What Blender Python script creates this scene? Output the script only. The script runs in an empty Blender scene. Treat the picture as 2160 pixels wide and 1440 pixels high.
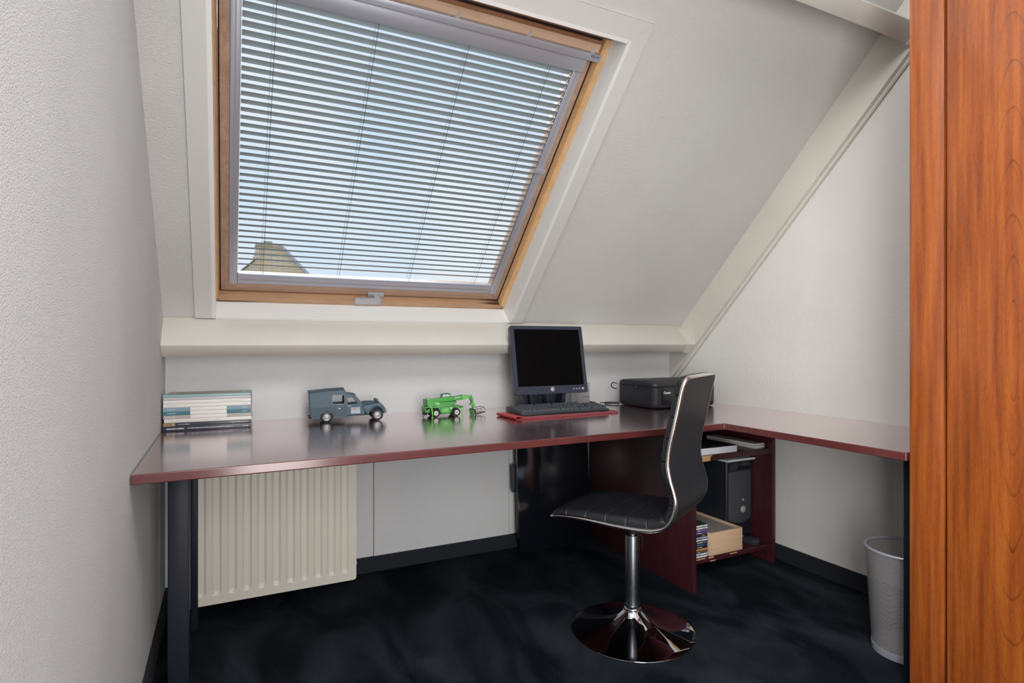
import bpy, bmesh, math, random
from mathutils import Matrix, Vector, noise
random.seed(7)
S = bpy.context.scene
COL = S.collection
PI = math.pi
R = math.radians

# ---------------------------------------------------------------- camera
cam = bpy.data.cameras.new('camera'); cam_o = bpy.data.objects.new('camera', cam); COL.objects.link(cam_o)
cam.sensor_width = 36.0; cam.lens = 1225 / 2160 * 36.0; cam.shift_y = 2 / 2160
cam.clip_start = 0.02; cam.clip_end = 200
cam_o.location = (0, 0, 1.05); cam_o.rotation_euler = (R(90), 0, R(-26.25))
S.camera = cam_o

# ---------------------------------------------------------------- sky, lights, exposure
W = bpy.data.worlds.new('sky'); S.world = W; W.use_nodes = True
nt = W.node_tree; nt.nodes.clear()
out = nt.nodes.new('ShaderNodeOutputWorld'); bg = nt.nodes.new('ShaderNodeBackground')
tc = nt.nodes.new('ShaderNodeTexCoord'); nz = nt.nodes.new('ShaderNodeTexNoise')
nz.inputs['Scale'].default_value = 3.2; nz.inputs['Detail'].default_value = 5
cr = nt.nodes.new('ShaderNodeValToRGB')
cr.color_ramp.elements[0].position = 0.40; cr.color_ramp.elements[0].color = (0.68, 0.81, 0.97, 1)
cr.color_ramp.elements[1].position = 0.66; cr.color_ramp.elements[1].color = (0.88, 0.92, 0.97, 1)
nt.links.new(tc.outputs['Generated'], nz.inputs['Vector']); nt.links.new(nz.outputs['Fac'], cr.inputs['Fac'])
nt.links.new(cr.outputs['Color'], bg.inputs['Color']); nt.links.new(bg.outputs['Background'], out.inputs['Surface'])
bg.inputs['Strength'].default_value = 0.88

def area_light(name, loc, rot, sx, sy, power, color):
    l = bpy.data.lights.new(name, 'AREA'); l.shape = 'RECTANGLE'; l.size = sx; l.size_y = sy
    l.energy = power; l.color = color
    o = bpy.data.objects.new(name, l); COL.objects.link(o); o.location = loc; o.rotation_euler = rot
    return o
# fill light added beside the camera to lift the walls and under-desk area
area_light('camera_side_fill', (0.36, -0.38, 0.95), (R(90), 0, R(-42)), 0.7, 1.6, 41, (1.0, 0.985, 0.965))
# unseen fill light added overhead to even out the walls and roof slope
area_light('overhead_fill', (0.30, 0.15, 2.85), (R(30), 0, R(-45)), 0.9, 0.9, 34, (1.0, 0.975, 0.94))
# daylight falling through the roof window
area_light('daylight_roof_window', (0.6, 3.3, 3.5), (R(-47), 0, 0), 2.2, 1.6, 100, (0.9, 0.95, 1.0))

S.view_settings.view_transform = 'Standard'; S.view_settings.look = 'None'
S.view_settings.gamma = 1.0; S.view_settings.use_curve_mapping = False
S.view_settings.exposure = 0.22

# ---------------------------------------------------------------- materials
def mat(name, color, rough=0.6, metal=0.0, bump=0.0, bscale=200.0, bdetail=3, bdist=0.001, mottle=0.0, mscale=8.0,
        coat=0.0, coat_rough=0.05, spec=0.5, ior=1.5, sheen=0.0, trans=0.0):
    m = bpy.data.materials.new(name); m.use_nodes = True
    n = m.node_tree.nodes; L = m.node_tree.links; p = n['Principled BSDF']
    p.inputs['Base Color'].default_value = (*color, 1); p.inputs['Roughness'].default_value = rough
    p.inputs['Metallic'].default_value = metal; p.inputs['Specular IOR Level'].default_value = spec; p.inputs['IOR'].default_value = ior
    p.inputs['Coat Weight'].default_value = coat; p.inputs['Coat Roughness'].default_value = coat_rough
    p.inputs['Sheen Weight'].default_value = sheen; p.inputs['Transmission Weight'].default_value = trans
    t = n.new('ShaderNodeTexCoord')
    if mottle > 0:
        a = n.new('ShaderNodeTexNoise'); a.inputs['Scale'].default_value = mscale; a.inputs['Detail'].default_value = 4
        L.new(t.outputs['Object'], a.inputs['Vector'])
        c = n.new('ShaderNodeValToRGB'); k = mottle
        c.color_ramp.elements[0].position = 0.3; c.color_ramp.elements[1].position = 0.7
        c.color_ramp.elements[0].color = (*[x * (1 - k) for x in color], 1)
        c.color_ramp.elements[1].color = (*[min(1, x * (1 + k)) for x in color], 1)
        L.new(a.outputs['Fac'], c.inputs['Fac']); L.new(c.outputs['Color'], p.inputs['Base Color'])
    if bump > 0:
        a = n.new('ShaderNodeTexNoise'); a.inputs['Scale'].default_value = bscale; a.inputs['Detail'].default_value = bdetail
        L.new(t.outputs['Object'], a.inputs['Vector'])
        b = n.new('ShaderNodeBump'); b.inputs['Strength'].default_value = bump; b.inputs['Distance'].default_value = bdist
        L.new(a.outputs['Fac'], b.inputs['Height']); L.new(b.outputs['Normal'], p.inputs['Normal'])
    return m

def wood(name, dark, light, axis='X', scale=14.0, stretch=14.0, rough=0.4, coat=0.0, coat_rough=0.1, contrast=(0.3, 0.7), bump=0.05,
         fine=0.5, spec=0.5, ior=1.5, coat_ior=1.5, stain=False):
    """straight-grained timber; grain runs along `axis`"""
    m = bpy.data.materials.new(name); m.use_nodes = True
    n = m.node_tree.nodes; L = m.node_tree.links; p = n['Principled BSDF']
    t = n.new('ShaderNodeTexCoord'); mp = n.new('ShaderNodeMapping')
    sc = {'X': (1 / stretch, 1, 1), 'Y': (1, 1 / stretch, 1), 'Z': (1, 1, 1 / stretch), 'S': (1, 1 / stretch, 1)}[axis]
    mp.inputs['Scale'].default_value = sc
    if axis == 'S': mp.vector_type = 'POINT'; mp.inputs['Rotation'].default_value = (R(45), 0, 0)
    L.new(t.outputs['Object'], mp.inputs['Vector'])
    a = n.new('ShaderNodeTexNoise'); a.inputs['Scale'].default_value = scale; a.inputs['Detail'].default_value = 6; a.inputs['Distortion'].default_value = 0.6
    f = n.new('ShaderNodeTexNoise'); f.inputs['Scale'].default_value = scale * 9; f.inputs['Detail'].default_value = 4
    L.new(mp.outputs['Vector'], a.inputs['Vector']); L.new(mp.outputs['Vector'], f.inputs['Vector'])
    mx = n.new('ShaderNodeMix'); mx.data_type = 'FLOAT'; mx.inputs[0].default_value = fine
    L.new(a.outputs['Fac'], mx.inputs[2]); L.new(f.outputs['Fac'], mx.inputs[3])
    c = n.new('ShaderNodeValToRGB'); c.color_ramp.elements[0].position = contrast[0]; c.color_ramp.elements[1].position = contrast[1]
    c.color_ramp.elements[0].color = (*dark, 1); c.color_ramp.elements[1].color = (*light, 1)
    L.new(mx.outputs[0], c.inputs['Fac']); L.new(c.outputs['Color'], p.inputs['Base Color'])
    if stain:       # black mould streaks creeping in from the two ends of the rail
        sx = n.new('ShaderNodeSeparateXYZ'); L.new(t.outputs['Object'], sx.inputs[0])
        d = n.new('ShaderNodeMath'); d.operation = 'ABSOLUTE'; L.new(sx.outputs['X'], d.inputs[0])
        mr = n.new('ShaderNodeMapRange'); mr.inputs['From Min'].default_value = 0.40; mr.inputs['From Max'].default_value = 0.64; mr.inputs['To Max'].default_value = 0.30; L.new(d.outputs[0], mr.inputs['Value'])
        ad = n.new('ShaderNodeMath'); ad.operation = 'ADD'; L.new(mr.outputs[0], ad.inputs[0]); L.new(a.outputs['Fac'], ad.inputs[1])
        r2 = n.new('ShaderNodeValToRGB'); r2.color_ramp.elements[0].position = 0.66; r2.color_ramp.elements[1].position = 0.82; L.new(ad.outputs[0], r2.inputs['Fac'])
        m3 = n.new('ShaderNodeMix'); m3.data_type = 'RGBA'; L.new(r2.outputs['Color'], m3.inputs[0]); L.new(c.outputs['Color'], m3.inputs[6]); m3.inputs[7].default_value = (0.07, 0.035, 0.018, 1)
        L.new(m3.outputs[2], p.inputs['Base Color'])
    p.inputs['Roughness'].default_value = rough; p.inputs['Coat Weight'].default_value = coat; p.inputs['Coat Roughness'].default_value = coat_rough
    p.inputs['Coat IOR'].default_value = coat_ior
    p.inputs['Specular IOR Level'].default_value = spec; p.inputs['IOR'].default_value = ior
    if bump > 0:
        b = n.new('ShaderNodeBump'); b.inputs['Strength'].default_value = bump; b.inputs['Distance'].default_value = 0.0006
        L.new(f.outputs['Fac'], b.inputs['Height']); L.new(b.outputs['Normal'], p.inputs['Normal'])
    return m

def sapele(name, centre, cathedral=True):
    """reddish veneer: vertical pores, ribbon stripes and nested cathedral arches round an axis at (y, z)"""
    m = bpy.data.materials.new(name); m.use_nodes = True
    n = m.node_tree.nodes; L = m.node_tree.links; p = n['Principled BSDF']
    t = n.new('ShaderNodeTexCoord'); sp = n.new('ShaderNodeSeparateXYZ'); L.new(t.outputs['Object'], sp.inputs[0])
    def math_(op, a, b=None):
        q = n.new('ShaderNodeMath'); q.operation = op
        for i, v in enumerate((a, b)):
            if v is None: continue
            if isinstance(v, (int, float)): q.inputs[i].default_value = v
            else: L.new(v, q.inputs[i])
        return q.outputs[0]
    mp = n.new('ShaderNodeMapping'); mp.inputs['Scale'].default_value = (1, 1, 0.045); L.new(t.outputs['Object'], mp.inputs['Vector'])
    rib = n.new('ShaderNodeTexNoise'); rib.inputs['Scale'].default_value = 62; rib.inputs['Detail'].default_value = 5; L.new(mp.outputs['Vector'], rib.inputs['Vector'])
    mp2 = n.new('ShaderNodeMapping'); mp2.inputs['Scale'].default_value = (1, 1, 0.13); L.new(t.outputs['Object'], mp2.inputs['Vector'])
    pore = n.new('ShaderNodeTexNoise'); pore.inputs['Scale'].default_value = 620; pore.inputs['Detail'].default_value = 2; L.new(mp2.outputs['Vector'], pore.inputs['Vector'])
    wob = n.new('ShaderNodeTexNoise'); wob.inputs['Scale'].default_value = 9; wob.inputs['Detail'].default_value = 3
    mp3 = n.new('ShaderNodeMapping'); mp3.inputs['Scale'].default_value = (1, 1, 0.4); L.new(t.outputs['Object'], mp3.inputs['Vector']); L.new(mp3.outputs['Vector'], wob.inputs['Vector'])
    base = math_('ADD', math_('MULTIPLY', rib.outputs['Fac'], 0.62), 0.19)
    if cathedral:
        dy = math_('SUBTRACT', sp.outputs['Y'], centre[0]); dz = math_('MULTIPLY', math_('SUBTRACT', sp.outputs['Z'], centre[1]), 0.10)
        r = math_('SQRT', math_('ADD', math_('MULTIPLY', dy, dy), math_('MULTIPLY', dz, dz)))
        r = math_('ADD', r, math_('MULTIPLY', math_('SUBTRACT', wob.outputs['Fac'], 0.5), 0.014))
        ring = math_('FRACT', math_('MULTIPLY', r, 80.0))
        line = math_('POWER', ring, 26.0)
        fade = math_('SUBTRACT', 1.0, math_('MINIMUM', math_('MULTIPLY', math_('ABSOLUTE', dy), 11.0), 1.0))
        base = math_('SUBTRACT', base, math_('MULTIPLY', math_('MULTIPLY', line, fade), 0.26))
    base = math_('SUBTRACT', base, math_('MULTIPLY', math_('GREATER_THAN', pore.outputs['Fac'], 0.55), 0.06))
    c = n.new('ShaderNodeValToRGB'); e = c.color_ramp.elements
    e[0].position = 0.22; e[0].color = (0.105, 0.021, 0.005, 1); e[1].position = 0.78; e[1].color = (0.47, 0.140, 0.020, 1)
    k = e.new(0.47); k.color = (0.27, 0.062, 0.009, 1)
    L.new(base, c.inputs['Fac']); L.new(c.outputs['Color'], p.inputs['Base Color'])
    p.inputs['Roughness'].default_value = 0.4; p.inputs['Coat Weight'].default_value = 1.0; p.inputs['Coat Roughness'].default_value = 0.18; p.inputs['Coat IOR'].default_value = 1.45
    return m

def plaster(name, color, scale=150.0, strength=0.55, dist=0.004, stretch=(1, 1, 1)):
    m = bpy.data.materials.new(name); m.use_nodes = True
    n = m.node_tree.nodes; L = m.node_tree.links; p = n['Principled BSDF']
    p.inputs['Roughness'].default_value = 0.85; p.inputs['Specular IOR Level'].default_value = 0.25
    t = n.new('ShaderNodeTexCoord'); mp = n.new('ShaderNodeMapping'); mp.inputs['Scale'].default_value = stretch; L.new(t.outputs['Object'], mp.inputs['Vector'])
    a = n.new('ShaderNodeTexNoise'); a.inputs['Scale'].default_value = scale; a.inputs['Detail'].default_value = 4; a.inputs['Roughness'].default_value = 0.6
    g = n.new('ShaderNodeTexNoise'); g.inputs['Scale'].default_value = 2.2; g.inputs['Detail'].default_value = 3
    L.new(mp.outputs['Vector'], a.inputs['Vector']); L.new(t.outputs['Object'], g.inputs['Vector'])
    c = n.new('ShaderNodeValToRGB'); c.color_ramp.elements[0].position = 0.3; c.color_ramp.elements[1].position = 0.7
    c.color_ramp.elements[0].color = (*[x * 0.955 for x in color], 1); c.color_ramp.elements[1].color = (*[x * 1.03 for x in color], 1)
    L.new(g.outputs['Fac'], c.inputs['Fac']); L.new(c.outputs['Color'], p.inputs['Base Color'])
    b = n.new('ShaderNodeBump'); b.inputs['Strength'].default_value = strength; b.inputs['Distance'].default_value = dist
    L.new(a.outputs['Fac'], b.inputs['Height']); L.new(b.outputs['Normal'], p.inputs['Normal'])
    return m

def carpet(name):
    m = bpy.data.materials.new(name); m.use_nodes = True
    n = m.node_tree.nodes; L = m.node_tree.links; p = n['Principled BSDF']
    p.inputs['Roughness'].default_value = 1.0; p.inputs['Specular IOR Level'].default_value = 0.02
    p.inputs['Sheen Weight'].default_value = 0.015; p.inputs['Sheen Roughness'].default_value = 0.6; p.inputs['Sheen Tint'].default_value = (0.6, 0.75, 0.9, 1)
    t = n.new('ShaderNodeTexCoord'); mp = n.new('ShaderNodeMapping'); mp.inputs['Scale'].default_value = (1.0, 0.55, 1); mp.inputs['Rotation'].default_value = (0, 0, R(28))
    L.new(t.outputs['Object'], mp.inputs['Vector'])
    a = n.new('ShaderNodeTexNoise'); a.inputs['Scale'].default_value = 3.6; a.inputs['Detail'].default_value = 3; a.inputs['Distortion'].default_value = 1.2
    L.new(mp.outputs['Vector'], a.inputs['Vector'])
    f = n.new('ShaderNodeTexNoise'); f.inputs['Scale'].default_value = 260; f.inputs['Detail'].default_value = 3
    L.new(t.outputs['Object'], f.inputs['Vector'])
    mx = n.new('ShaderNodeMix'); mx.data_type = 'FLOAT'; mx.inputs[0].default_value = 0.38; L.new(a.outputs['Fac'], mx.inputs[2]); L.new(f.outputs['Fac'], mx.inputs[3])
    c = n.new('ShaderNodeValToRGB'); e = c.color_ramp.elements
    e[0].position = 0.43; e[0].color = (0.0022, 0.0032, 0.0056, 1); e[1].position = 0.68; e[1].color = (0.026, 0.032, 0.041, 1)
    L.new(mx.outputs[0], c.inputs['Fac']); L.new(c.outputs['Color'], p.inputs['Base Color'])
    b = n.new('ShaderNodeBump'); b.inputs['Strength'].default_value = 0.8; b.inputs['Distance'].default_value = 0.004
    L.new(f.outputs['Fac'], b.inputs['Height']); L.new(b.outputs['Normal'], p.inputs['Normal'])
    return m

def wire_mesh(name, pitch=0.0030, hole=0.62):
    """perforated sheet: diamond holes cut by a procedural pattern over the sheet's own UVs (metres)"""
    m = bpy.data.materials.new(name); m.use_nodes = True
    n = m.node_tree.nodes; L = m.node_tree.links; p = n['Principled BSDF']
    p.inputs['Base Color'].default_value = (0.52, 0.51, 0.52, 1); p.inputs['Metallic'].default_value = 0.6; p.inputs['Roughness'].default_value = 0.38
    t = n.new('ShaderNodeTexCoord'); mp = n.new('ShaderNodeMapping'); mp.inputs['Rotation'].default_value = (0, 0, R(38)); mp.inputs['Scale'].default_value = (1 / pitch, 1 / pitch, 1)
    L.new(t.outputs['UV'], mp.inputs['Vector']); s = n.new('ShaderNodeSeparateXYZ'); L.new(mp.outputs['Vector'], s.inputs[0])
    def m2(op, a, b=None):
        q = n.new('ShaderNodeMath'); q.operation = op
        for i, v in enumerate((a, b)):
            if v is None: continue
            if isinstance(v, (int, float)): q.inputs[i].default_value = v
            else: L.new(v, q.inputs[i])
        return q.outputs[0]
    fx = m2('LESS_THAN', m2('FRACT', s.outputs['X']), hole); fy = m2('LESS_THAN', m2('FRACT', s.outputs['Y']), hole)
    h = m2('MULTIPLY', fx, fy); inv = m2('SUBTRACT', 1.0, h); L.new(inv, p.inputs['Alpha'])
    return m

M = {}
M['wall'] = plaster('wall plaster', (0.73, 0.72, 0.695))
M['wall_left'] = plaster('coarse wall plaster', (0.73, 0.735, 0.735), 380, 1.0, 0.005)
M['ceil'] = plaster('ceiling plaster', (0.61, 0.60, 0.58), 190, 0.5, 0.005)
M['board'] = plaster('painted boarding', (0.74, 0.74, 0.74), 240, 0.8, 0.004)
M['cream'] = mat('cream beam paint', (0.62, 0.60, 0.54), 0.55, bump=0.15, bscale=60, bdist=0.001, mottle=0.03, mscale=5)
M['lining'] = mat('lit lining white', (0.76, 0.76, 0.74), 0.45)  # lighter than the casing white, painting in window light on the reveal
M['casing'] = mat('white casing paint', (0.62, 0.615, 0.59), 0.5, bump=0.05, bscale=90)
M['carpet'] = carpet('navy carpet')
M['skirting'] = mat('navy skirting', (0.008, 0.010, 0.017), 0.8, bump=0.5, bscale=260, bdist=0.003)
M['pine'] = wood('oiled pine', (0.52, 0.29, 0.125), (0.72, 0.45, 0.22), 'S', 30, 16, 0.35, 0.3)
M['pine_x'] = wood('oiled pine cross', (0.42, 0.22, 0.095), (0.60, 0.35, 0.165), 'X', 30, 16, 0.35, 0.3)
M['oak_x'] = wood('pale oiled pine cross', (0.46, 0.30, 0.20), (0.62, 0.44, 0.31), 'X', 40, 14, 0.45)
M['pine_red'] = wood('red-brown pine cross', (0.24, 0.105, 0.055), (0.36, 0.17, 0.085), 'X', 34, 18, 0.4)
M['pine_worn'] = wood('weathered pine cross', (0.36, 0.205, 0.115), (0.52, 0.335, 0.195), 'X', 30, 16, 0.45, stain=True)
M['pine_dark'] = wood('reddish pine', (0.31, 0.185, 0.125), (0.54, 0.36, 0.265), 'S', 34, 18, 0.4, 0.2)
M['pine_dark_x'] = wood('reddish pine cross', (0.35, 0.22, 0.155), (0.53, 0.365, 0.27), 'X', 34, 18, 0.4, 0.2)
M['desk'] = wood('mahogany desk veneer', (0.075, 0.0145, 0.0155), (0.125, 0.028, 0.026), 'X', 9, 9, 0.5, 0.0, 0.2, fine=0.5, bump=0.0, spec=0.2)
def lacquer(m, rough, pts):
    """satin lacquer film over the veneer: reflectance rises towards grazing view"""
    n = m.node_tree.nodes; L = m.node_tree.links; p = n['Principled BSDF']; o = n['Material Output']
    lw = n.new('ShaderNodeLayerWeight'); lw.inputs['Blend'].default_value = 0.5
    c = n.new('ShaderNodeValToRGB'); e = c.color_ramp.elements
    e[0].position, v0 = pts[0]; e[0].color = (v0, v0, v0, 1); e[1].position, v1 = pts[-1]; e[1].color = (v1, v1, v1, 1)
    for x, v in pts[1:-1]: q = e.new(x); q.color = (v, v, v, 1)
    L.new(lw.outputs['Facing'], c.inputs['Fac'])
    g = n.new('ShaderNodeBsdfGlossy'); g.inputs['Roughness'].default_value = rough; g.inputs['Color'].default_value = (1.0, 0.94, 0.945, 1)
    mx = n.new('ShaderNodeMixShader'); L.new(c.outputs['Color'], mx.inputs[0]); L.new(p.outputs[0], mx.inputs[1]); L.new(g.outputs[0], mx.inputs[2]); L.new(mx.outputs[0], o.inputs['Surface'])
lacquer(M['desk'], 0.17, [(0.0, 0.05), (0.5, 0.09), (0.72, 0.38), (0.81, 0.70), (0.88, 0.92), (1.0, 1.0)])
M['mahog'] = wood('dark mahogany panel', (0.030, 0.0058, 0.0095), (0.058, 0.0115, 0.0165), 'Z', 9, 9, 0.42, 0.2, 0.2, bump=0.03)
M['sapele_stile'] = sapele('sapele stile', (0, 0), False)
M['sapele_door'] = sapele('sapele door', (0.376, 1.02))
M['black'] = mat('black metal', (0.012, 0.014, 0.022), 0.42)
M['leg'] = mat('blue black leg enamel', (0.008, 0.011, 0.019), 0.5, spec=0.3)
M['gloss'] = mat('gloss black', (0.006, 0.007, 0.011), 0.12, coat=0.4)
M['plastic'] = mat('black plastic', (0.020, 0.021, 0.026), 0.42, bump=0.15, bscale=700, bdist=0.0005)
M['plastic_blue'] = mat('blue black plastic', (0.030, 0.036, 0.055), 0.40, bump=0.12, bscale=800, bdist=0.0005)
M['plastic_grey'] = mat('grey plastic', (0.055, 0.055, 0.062), 0.5, bump=0.1, bscale=500, bdist=0.0005)
M['screen'] = mat('black screen', (0.0008, 0.0008, 0.0010), 0.35, spec=0.12)
M['key'] = mat('grey key plastic', (0.060, 0.068, 0.080), 0.5)
M['silver'] = mat('silver plastic', (0.46, 0.46, 0.475), 0.35, metal=0.3)
M['alu'] = mat('anodised aluminium', (0.44, 0.45, 0.51), 0.42, metal=0.45)
M['slat'] = mat('grey blind slat', (0.30, 0.33, 0.335), 0.5, metal=0.1)
M['cord'] = mat('dark cord', (0.06, 0.05, 0.05), 0.8)
M['chrome'] = mat('chrome', (0.86, 0.86, 0.87), 0.035, metal=1.0)
M['steel'] = mat('worn steel tube', (0.17, 0.185, 0.20), 0.32, metal=1.0, bump=0.2, bscale=500, bdist=0.0004, mottle=0.12, mscale=90)
M['vinyl'] = mat('black vinyl', (0.011, 0.012, 0.015), 0.40, bump=0.25, bscale=600, bdist=0.0006)
M['vinyl_back'] = mat('black vinyl back', (0.010, 0.011, 0.015), 0.46, bump=0.2, bscale=700, bdist=0.0005)
M['radiator'] = mat('cream radiator enamel', (0.78, 0.74, 0.64), 0.35)
M['white'] = mat('white paper', (0.72, 0.73, 0.77), 0.8)
M['offwhite'] = mat('offwhite cover', (0.74, 0.72, 0.68), 0.45)
M['greypaper'] = mat('grey paper', (0.42, 0.42, 0.44), 0.7)
M['pages'] = mat('page edges', (0.70, 0.68, 0.62), 0.9)
M['birch'] = wood('light birch drawer', (0.56, 0.36, 0.22), (0.70, 0.49, 0.32), 'X', 12, 10, 0.55, bump=0.02)
M['birch_y'] = wood('light birch side', (0.56, 0.40, 0.27), (0.70, 0.53, 0.37), 'Y', 12, 10, 0.55, bump=0.02)
M['drawer_in'] = mat('grey drawer lining', (0.30, 0.27, 0.24), 0.8)
M['chip'] = mat('raw chipboard', (0.55, 0.34, 0.15), 0.9, bump=0.5, bscale=300)
M['red'] = mat('red microfibre', (0.25, 0.018, 0.030), 0.95, bump=1.0, bscale=420, bdist=0.004, mottle=0.25, mscale=260, sheen=0.2)
M['red_strap'] = mat('red strap', (0.50, 0.06, 0.065), 0.8)
M['glass'] = None
M['van'] = mat('blue grey van paint', (0.055, 0.095, 0.125), 0.5, bump=0.12, bscale=120, mottle=0.10, mscale=60)
M['van_dark'] = mat('van underside', (0.02, 0.022, 0.026), 0.7)
M['tyre'] = mat('rubber tyre', (0.022, 0.020, 0.024), 0.75)
M['rim'] = mat('grey rim', (0.34, 0.35, 0.36), 0.4, metal=0.5)
M['lightgrey'] = mat('light grey metal', (0.55, 0.56, 0.57), 0.35, metal=0.3)
M['green'] = mat('bright green enamel', (0.075, 0.36, 0.070), 0.42)
M['green_light'] = mat('leaf green enamel', (0.16, 0.50, 0.13), 0.42)
M['lime'] = mat('lime green', (0.20, 0.62, 0.10), 0.5)
M['cream_wheel'] = mat('cream wheel', (0.66, 0.65, 0.60), 0.5)
M['window_toy'] = mat('toy cab glazing', (0.62, 0.66, 0.68), 0.25)
M['orange'] = mat('orange', (0.85, 0.28, 0.03), 0.5)
M['label'] = mat('white print', (0.72, 0.72, 0.72), 0.6)
M['print_dark'] = mat('dark print', (0.10, 0.10, 0.11), 0.6)
M['print_grey'] = mat('grey print', (0.42, 0.42, 0.42), 0.6)
M['tile'] = None

g = bpy.data.materials.new('window glass'); g.use_nodes = True
n_ = g.node_tree.nodes; n_.clear(); o_ = n_.new('ShaderNodeOutputMaterial'); tr = n_.new('ShaderNodeBsdfTransparent'); gl = n_.new('ShaderNodeBsdfGlossy')
gl.inputs['Roughness'].default_value = 0.02; fr = n_.new('ShaderNodeFresnel'); fr.inputs['IOR'].default_value = 1.25; mx_ = n_.new('ShaderNodeMixShader')
tr.inputs['Color'].default_value = (0.97, 0.985, 0.985, 1)
g.node_tree.links.new(fr.outputs[0], mx_.inputs[0]); g.node_tree.links.new(tr.outputs[0], mx_.inputs[1]); g.node_tree.links.new(gl.outputs[0], mx_.inputs[2]); g.node_tree.links.new(mx_.outputs[0], o_.inputs[0])
M['glass'] = g

def tiles(name):
    m = bpy.data.materials.new(name); m.use_nodes = True
    n = m.node_tree.nodes; L = m.node_tree.links; p = n['Principled BSDF']; p.inputs['Roughness'].default_value = 0.9
    t = n.new('ShaderNodeTexCoord'); b = n.new('ShaderNodeTexBrick'); L.new(t.outputs['UV'], b.inputs['Vector'])
    b.inputs['Color1'].default_value = (0.66, 0.54, 0.37, 1); b.inputs['Color2'].default_value = (0.58, 0.48, 0.34, 1); b.inputs['Mortar'].default_value = (0.42, 0.34, 0.25, 1)
    b.inputs['Scale'].default_value = 1.0; b.inputs['Mortar Size'].default_value = 0.006; b.inputs['Brick Width'].default_value = 0.22; b.inputs['Row Height'].default_value = 0.060
    a = n.new('ShaderNodeTexNoise'); a.inputs['Scale'].default_value = 5; L.new(t.outputs['Object'], a.inputs['Vector'])
    c = n.new('ShaderNodeValToRGB'); c.color_ramp.elements[0].position = 0.52; c.color_ramp.elements[1].position = 0.62
    L.new(a.outputs['Fac'], c.inputs['Fac'])
    mx = n.new('ShaderNodeMix'); mx.data_type = 'RGBA'; L.new(c.outputs['Color'], mx.inputs[0]); L.new(b.outputs['Color'], mx.inputs[6]); mx.inputs[7].default_value = (0.62, 0.44, 0.22, 1)
    L.new(mx.outputs[2], p.inputs['Base Color'])
    return m
M['tile'] = tiles('weathered roof tiles')
M['mesh'] = wire_mesh('perforated steel mesh')

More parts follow.
